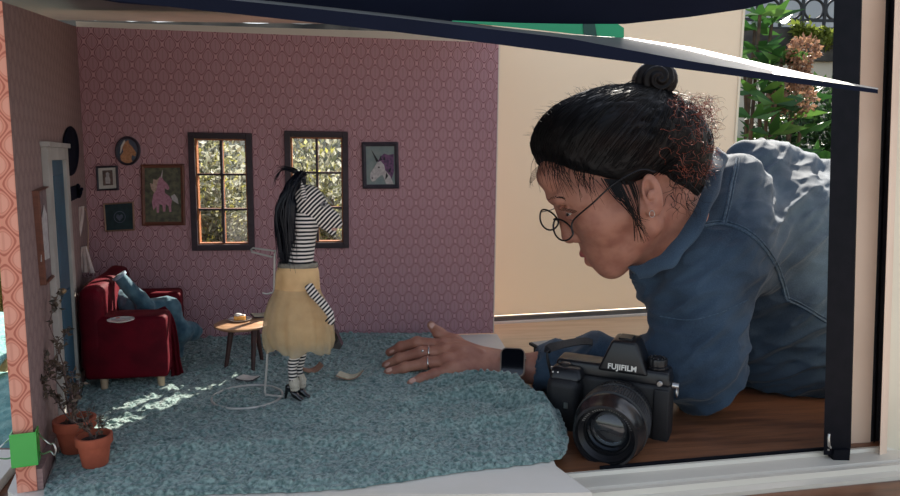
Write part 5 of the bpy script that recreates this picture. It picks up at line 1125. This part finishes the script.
_m = hairo.data; HV = BVHTree.FromPolygons([tuple(v_.co + person.location) for v_ in _m.vertices], [tuple(p_.vertices) for p_ in _m.polygons])
for k in range(700):                                  # combed strands from the hairline back to the bun
    y0 = random.uniform(-.088, .03); t = random.uniform(0, 1); x0 = 536 + 110 * t; yy = 150 + 14 * t + random.uniform(-14, 4)
    p0 = Hp(x0, yy, y0 * min(1, .35 + t)); pts = [p0]
    for i in range(1, 5):
        pts.append(p0.lerp(bunc, i / 5))
    cc_ = Hp(612, 150, 0); out = []
    for i, p in enumerate(pts + [bunc]):
        d_ = (p - cc_).normalized(); h_ = HV.ray_cast(cc_ + d_ * .16, -d_)
        if h_[0] is not None and i < 5: p = h_[0] + d_ * random.uniform(-.0006, .0008)
        out.append(p)
    st.append((out, .0007))
strandset('combed_hair', st, M_hair, person)
st = []
for k in range(170):                                   # fly-aways along the crown and forehead
    t = random.uniform(0, 1); a = math.pi * (.02 + .98 * t); cx, cy = (lambda aa: (618 - 84 * math.cos(aa), 152 - 64 * math.sin(aa)))(.1 + 2.7 * t)
    p0 = Hp(cx, cy, random.gauss(0, .03)); out = V(random.gauss(-.1, .5), random.gauss(0, .5), random.uniform(.1, 1)).normalized(); L = random.uniform(.006, .016)
    st.append(([p0, p0 + out * L * .6 + V(-.004, 0, 0), p0 + out * L + V(-.004 + random.gauss(0, .006), 0, -.003)], .00022))
for k in range(80):                                    # fringe over the temple
    t = random.uniform(0, 1); x0, y0 = 536 + 60 * t, 152 + 22 * t + random.uniform(-6, 6)
    h0 = Hp(x0, y0, -.06 * math.sqrt(max(0, t)) - .02); e_ = Hp(x0 + random.uniform(-6, 14) + 8 * t, y0 + random.uniform(16, 34), -.062 * math.sqrt(t) - .028)
    st.append(([h0, h0 * .5 + e_ * .5 + V(-.004, -.006, 0), e_], .00045))
for k in range(38):                                    # side lock falling in front of the ear
    t = random.uniform(0, 1); st.append(([Hp(600 + 36 * t, 178 + 4 * t, -.084), Hp(612 + 28 * t, 196, -.088), Hp(628 + 12 * t, 212 + random.uniform(-5, 5), -.084), Hp(640 + random.uniform(-6, 10), 226 + random.uniform(-8, 18), -.077)], .0007))
for k in range(10):
    st.append(([Hp(540 + k, 165, -.02), Hp(531, 174 + k, -.02), Hp(528 + random.uniform(0, 6), 186 + random.uniform(-4, 6), -.02)], .0003))
strandset('loose_hair', st, M_hair, person)
def curl(p, L, rr, turns, dirn):
    a0 = random.uniform(0, 6.28); x, y = frame_of(dirn); out = []
    for i in range(12):
        t = i / 11; out.append(p + dirn * L * t + (x * math.cos(a0 + t * turns * 6.28) + y * math.sin(a0 + t * turns * 6.28)) * rr * t ** .5)
    return out
st, st2 = [], []
for k in range(1300):                                   # wavy ends at the back of the head and nape
    px, py = random.gauss(688, 15), random.uniform(95, 178); px = min(px, 712 - abs(py - 125) * .12); px = max(px, 660)
    dv = V(random.gauss(.4, .5), random.gauss(-.1, .5), random.gauss(-.35, .5)).normalized()
    (st if random.random() < .62 else st2).append((curl(Hp(px, py, random.gauss(-.01, .035)), random.uniform(.010, .026), random.uniform(.002, .005), random.uniform(.6, 1.5), dv), .00036))
for k in range(46):
    px, py = random.uniform(668, 698), random.uniform(165, 205); dv = V(random.gauss(.2, .5), random.gauss(-.3, .2), -random.uniform(.4, 1)).normalized()
    st2.append((curl(Hp(px, py, random.uniform(-.075, -.03)), random.uniform(.02, .04), .004, 1.0, dv), .0005))
strandset('wavy_red_sunlit_hair', st, M_hairr, person); strandset('wavy_hair', st2, M_hair, person)
bm = B(); tube(bm, [Hp(652 + 2.6 * math.cos(a * .5236), 214 + 3.4 * math.sin(a * .5236), -.0835) for a in range(12)], .0005, 6, True); obj('earring', bm, M_steel, person)
# spectacles
M_rim = newmat('dark_spectacle_metal', (0.03, .028, .03), .3, .7)[0]
a2 = V(-.0105, .0150, .0078); a1 = V(-.0055, .003, -.0160); gl = None
C1 = P(563.5, 227.5, .938)
def lens_pts(C, n=32): return [C + a2 * math.cos(2 * math.pi * k / n) + a1 * (math.sin(2 * math.pi * k / n) * (1.0 if k < n / 2 else .45)) for k in range(n)]
gl = bpy.data.objects.new('eyeglasses', None); COL.objects.link(gl); gl.parent = person; gl.location = C1 - person.location
C2 = P(549.5, 217.5, .985)
for C in (C1, C2):
    bm = B(); tube(bm, lens_pts(C), .0013, 8, True); obj('rim', bm, M_rim, gl)
    bm = B(); lpv = lens_pts(C); cv = bm.verts.new(C); vv2 = [bm.verts.new(p) for p in lpv]
    for k in range(32): bm.faces.new((cv, vv2[k], vv2[(k + 1) % 32]))
    obj('lens', bm, M_glass, gl, angle=0)
bm = B(); tube(bm, smoothpts([C1 + a2 * .95 - a1 * .3, (C1 + C2) / 2 + V(-.004, 0, .004), C2 - a2 * .95 - a1 * .3], 5), .0009, 8); obj('bridge', bm, M_rim, gl)
bm = B(); tube(bm, smoothpts([C1 - a2 * 1.0, Hp(573, 221, -.055), Hp(593, 203, -.079), Hp(614, 184, -.088), Hp(640, 170, -.083), Hp(655, 172, -.078)], 6), .0012, 8); obj('temple', bm, M_rim, gl)
bm = B(); tube(bm, smoothpts([C2 + a2 * .9, Hp(556, 208, .06), Hp(593, 190, .082), Hp(640, 168, .083)], 6), .0008, 8); obj('temple', bm, M_rim, gl)
# ---- denim shirt
def dfold(v):
    v32 = v.astype(np.float32); d = (fbm(v32 * 11, 3) - .45) * .016 + (np.abs(fbm(v32 * [16, 16, 34] + 5, 2) - .38)) * -.022 + .002
    ax0, ax1 = np.array(P(690, 375, .95)), np.array(P(548, 368, 1.025)); t = np.clip(((v - ax0) @ (ax1 - ax0)) / ((ax1 - ax0) @ (ax1 - ax0)), 0, 1)
    w = v32 @ np.array([[.8, 0, -.6], [0, 1, 0], [.6, 0, .8]], np.float32); r_ = 1 - np.abs(fbm(w * [7, 9, 30] + 3, 3) * 2 - .95); d += (np.clip(r_, .55, 1) - .72) * .028
    return d
def SP(px, py, d): return P(px, py, d)
sp_ = [(cap(SP(765, 225, 1.16), SP(900, 275, 1.20), .108, .135), .06, '+'), (cap(SP(790, 312, 1.12), SP(900, 330, 1.16), .135, .14), .07, '+'),
       (ell(SP(722, 252, 1.01), (.075, .080, .072)), .07, '+'), (ell(SP(775, 255, 1.10), (.085, .09, .105)), .08, '+'), (ell(SP(775, 330, 1.08), (.07, .08, .075)), .06, '+'), (cap(SP(724, 196, 1.06), SP(706, 232, 1.03), .062, .070), .04, '+'),
       (cap(SP(752, 168, 1.15), SP(790, 185, 1.2), .046, .066), .03, '+'),
       (cap(SP(676, 258, 1.02), SP(720, 226, 1.05), .046, .075), .03, '+'),
       (cap(SP(700, 268, .985), SP(694, 352, .950), .066, .062), .03, '+'), (cap(SP(700, 375, .945), SP(684, 372, .95), .052, .05), .03, '+'),
       (cap(SP(690, 366, .95), SP(600, 368, 1.0), .050, .041), .025, '+'), (cap(SP(600, 368, 1.0), SP(549, 370, 1.025), .041, .035), .02, '+'),
       (cap(SP(700, 300, 1.10), SP(790, 330, 1.12), .065, .12), .05, '+'),
       (cap(SP(640, 274, 1.0), SP(668, 290, 1.01), .020, .040), .02, '+'),
       (cap(Hp(646, 190, .0), Hp(676, 226, .02), 40 * q, 34 * q), .006, '-'),
       (cap(SP(505, 367, 1.035), SP(556, 369.5, 1.022), .0275, .0285), .004, '-')]
slo, shi = (.10, .84, -.024), (.93, 1.38, .50)
f2 = solid(sp_); sv, sq = nets(f2, slo, shi, .0024, 2.2)
arm_f = solid(sp_[6:9])
sv = sv + vnormals(sv, sq) * dfold(sv)[:, None]; sv[:, 2] = np.maximum(sv[:, 2], -.0195)
shirt = finish('denim_shirt', npmesh('denim_shirt', sv, sq), M_denim, person, True, 0)
SV = BVHTree.FromPolygons([tuple(x) for x in sv.tolist()], sq.tolist())
def seam(pts, r_=.0013, name='seam', stitch=True):
    out = []; P2 = []
    for (a, b_) in zip(pts[:-1], pts[1:]):
        n = max(2, int(math.hypot(b_[0] - a[0], b_[1] - a[1]) / 2.5))
        P2 += [(a[0] + (b_[0] - a[0]) * k / n, a[1] + (b_[1] - a[1]) * k / n) for k in range(n)]
    P2.append(pts[-1])
    for dx, m, rr in ((0, M_seam, r_),) + (((3.0, M_seam, r_ * .55),) if stitch else ()):
        run = []
        for i, (x, y) in enumerate(P2):
            x2, y2 = P2[min(i + 1, len(P2) - 1)]; x1, y1 = P2[max(i - 1, 0)]; L = math.hypot(x2 - x1, y2 - y1) or 1
            h = hit(x + dx * (y2 - y1) / L, y - dx * (x2 - x1) / L, SV, .0004)
            if h is None: continue
            if run and (h - run[-1]).length > .02:
                if len(run) > 3: bm = B(); tube(bm, run, rr, 6); obj(name, bm, m, shirt)
                run = []
            run.append(h)
        if len(run) > 3:
            bm = B(); tube(bm, run, rr, 6); obj(name, bm, m, shirt)
def sm2(pts):
    o = smoothpts([V(x, y, 0) for x, y in pts], 6); return [(p.x, p.y) for p in o]
seam(sm2([(671, 246), (682, 233), (700, 227), (722, 224), (742, 230), (760, 244), (774, 264), (782, 285), (786, 300)]), .0024)
seam(sm2([(737, 158), (733, 176), (728, 200), (723, 224)]), .0022)
seam(sm2([(660, 316), (690, 320), (722, 312), (748, 300)]), .0010, stitch=False)
seam(sm2([(786, 300), (800, 306), (826, 322)]), .0018)
# collar: a folded band round the neck, and cuff band
def band(name, pts, wv, wd, th, m, parent): return ribbon(name, pts, wv, wd, th, m, parent)
bm = B(); cpt = smoothpts([Hp(630, 272, -.030), Hp(648, 267, -.050), Hp(668, 254, -.060), Hp(686, 232, -.055), Hp(701, 204, -.035), Hp(712, 176, .0), Hp(718, 152, .05)], 8); rows = []
nb = len(cpt)
for i, p in enumerate(cpt):
    t = i / (nb - 1); dn = V(.55, -.6, -.45).normalized() * .016; up = V(-.5, .1, .85).normalized() * .007
    dn = dn * (1 + .12 * math.sin(i * .55)); p = p + V(0, .0015 * math.sin(i * .37), .001 * math.sin(i * .8))
    rows.append([bm.verts.new(p + o_) for o_ in (dn + V(0, -.003, 0), dn * .5 + V(.002, -.005, .002), up, up + V(.002, .004, 0), dn * .4 + V(.004, .006, 0))])
for a, b_ in zip(rows[:-1], rows[1:]):
    for k in range(4): bm.faces.new((a[k], a[k + 1], b_[k + 1], b_[k]))
o = obj('collar', bm, M_denim, shirt, angle=0); s_ = o.modifiers.new('thick', 'SOLIDIFY'); s_.thickness = .0022
bm = B(); axw = (P(549, 370, 1.025) - P(600, 368, 1.0)).normalized(); fx, fy = frame_of(axw); ctr = P(547, 370, 1.026)
rows = []
for (s0, r_) in ((-.024, .0385), (-.004, .0372), (.006, .0365), (.006, .0335), (-.004, .0325)):
    rows.append([bm.verts.new(ctr + axw * (s0 + .003 * math.sin(k * .45)) + (fx * math.cos(k * .19635) + fy * math.sin(k * .19635)) * (r_ + .0012 * math.sin(k * .9))) for k in range(32)])
for a, b_ in zip(rows[:-1], rows[1:]):
    for k in range(32): bm.faces.new((a[k], a[(k + 1) % 32], b_[(k + 1) % 32], b_[k]))
obj('cuff', bm, M_denim, shirt, angle=50)
# trousers, mostly behind the door post
tp = [(cap(V(.88, 1.22, .13), V(1.0, 1.24, .11), .135, .125), .05, '+'), (cap(V(.98, 1.16, .09), V(1.45, 1.10, .06), .095, .065), .04, '+'), (cap(V(.98, 1.30, .09), V(1.45, 1.34, .06), .095, .065), .04, '+'), (cap(V(1.45, 1.10, .06), V(1.85, 1.12, .04), .065, .05), .03, '+'), (cap(V(1.45, 1.34, .06), V(1.85, 1.36, .04), .065, .05), .03, '+')]
v_, q_ = nets(solid(tp), (.70, .95, -.06), (1.95, 1.5, .30), .008, 3); v_ = v_ + vnormals(v_, q_) * ((fbm((v_ * 14).astype(np.float32), 3) - .45) * .01)[:, None]; v_[:, 2] = np.maximum(v_[:, 2], -.0195)
finish('trousers', npmesh('trousers', v_, q_), var('charcoal_cotton', srgb(52, 54, 62), srgb(40, 42, 50), 60, .9, .3), person, True, 0)
# wristwatch
wt = bpy.data.objects.new('wristwatch', None); COL.objects.link(wt); wt.parent = person
wa = (P(500, 367, 1.035) - P(530, 368.5, 1.03)).normalized(); wc = P(512.5, 366.5, 1.033)
wn = V(-.12, -.86, .50); wn = (wn - wa * wn.dot(wa)).normalized(); wu = wn.cross(wa).normalized()
if wu.z < 0: wu = -wu
WB = basis(-wa, wu, wn); wcc = wc + wn * .0245; wt.location = wcc - person.location
M_wcase = newmat('bronze_watch_case', srgb(150, 128, 112), .3, .8)[0]; M_wband = newmat('navy_watch_band', srgb(26, 30, 44), .5)[0]; M_scr = newmat('black_glass_screen', (0.004, .005, .008), .06, spec=.6, coat=.6)[0]
def rbox(name, s, c, rcorner, m, parent, bevel=.002):
    bm = B(); pts = []
    for (sx, sy, a0) in ((1, 1, 0), (-1, 1, 90), (-1, -1, 180), (1, -1, 270)):
        for k in range(7):
            a = R(a0 + k * 15); pts.append((sx * (s[0] / 2 - rcorner) + rcorner * math.cos(a), sy * (s[1] / 2 - rcorner) + rcorner * math.sin(a)))
    slab(bm, [wcc + WB @ V(x, y, c - s[2] / 2) for x, y in pts], wn * s[2]); return obj(name, bm, m, parent, bevel=bevel, angle=50)
rbox('watch_case', (.038, .045, .0095), 0, .010, M_wcase, wt); rbox('screen', (.034, .041, .0030), .0052, .0075, M_scr, wt, .001)
bm = B(); rows = []
for k in range(40):
    a = 2 * math.pi * k / 40; rad = wn * math.cos(a) * .0255 + wu * math.sin(a) * .0265; c = wc + rad
    nn = rad.normalized(); rows.append([bm.verts.new(c + wa * s0 + nn * t0) for s0, t0 in ((-.0115, 0), (.0115, 0), (.0115, .0024), (-.0115, .0024))])
rows.append(rows[0])
for a, b_ in zip(rows[:-1], rows[1:]):
    for k in range(4): bm.faces.new((a[k], a[(k + 1) % 4], b_[(k + 1) % 4], b_[k]))
obj('band', bm, M_wband, wt, angle=40)
bm = B(); tube(bm, [wcc + WB @ V(.018, .008, 0), wcc + WB @ V(.0205, .008, 0)], .0032, 14); obj('crown', bm, M_wcase, wt)
bm = B(); bb = wc - wu * .028 + wn * .006; ball(bm, bb, .0032, None, 10, 8); obj('buckle', bm, M_steel, wt)
# rings
M_silver = newmat('silver', (.75, .72, .68), .18, 1.0)[0]
for n_, (t, rr, gem) in {'middle': (.28, .0108, True), 'ring': (.52, .0104, False)}.items():
    a, b_ = P(*FING[n_][0][0]), P(*FING[n_][1][0]); c = a.lerp(b_, t + .35); ax_ = (b_ - a).normalized(); x, y = frame_of(ax_)
    bm = B(); tube(bm, [c + (x * math.cos(k * .314) + y * math.sin(k * .314)) * rr for k in range(20)], .0011, 8, True)
    h = hit(*{'middle': (422.5, 351), 'ring': (429, 361)}[n_], BV, .001)
    ro = obj('finger_ring', bm, M_silver, person)
    if gem and h: bm = B(); ball(bm, h, .0026, None, 10, 8, (1, 1, .8)); obj('ring_stone', bm, M_silver, ro)
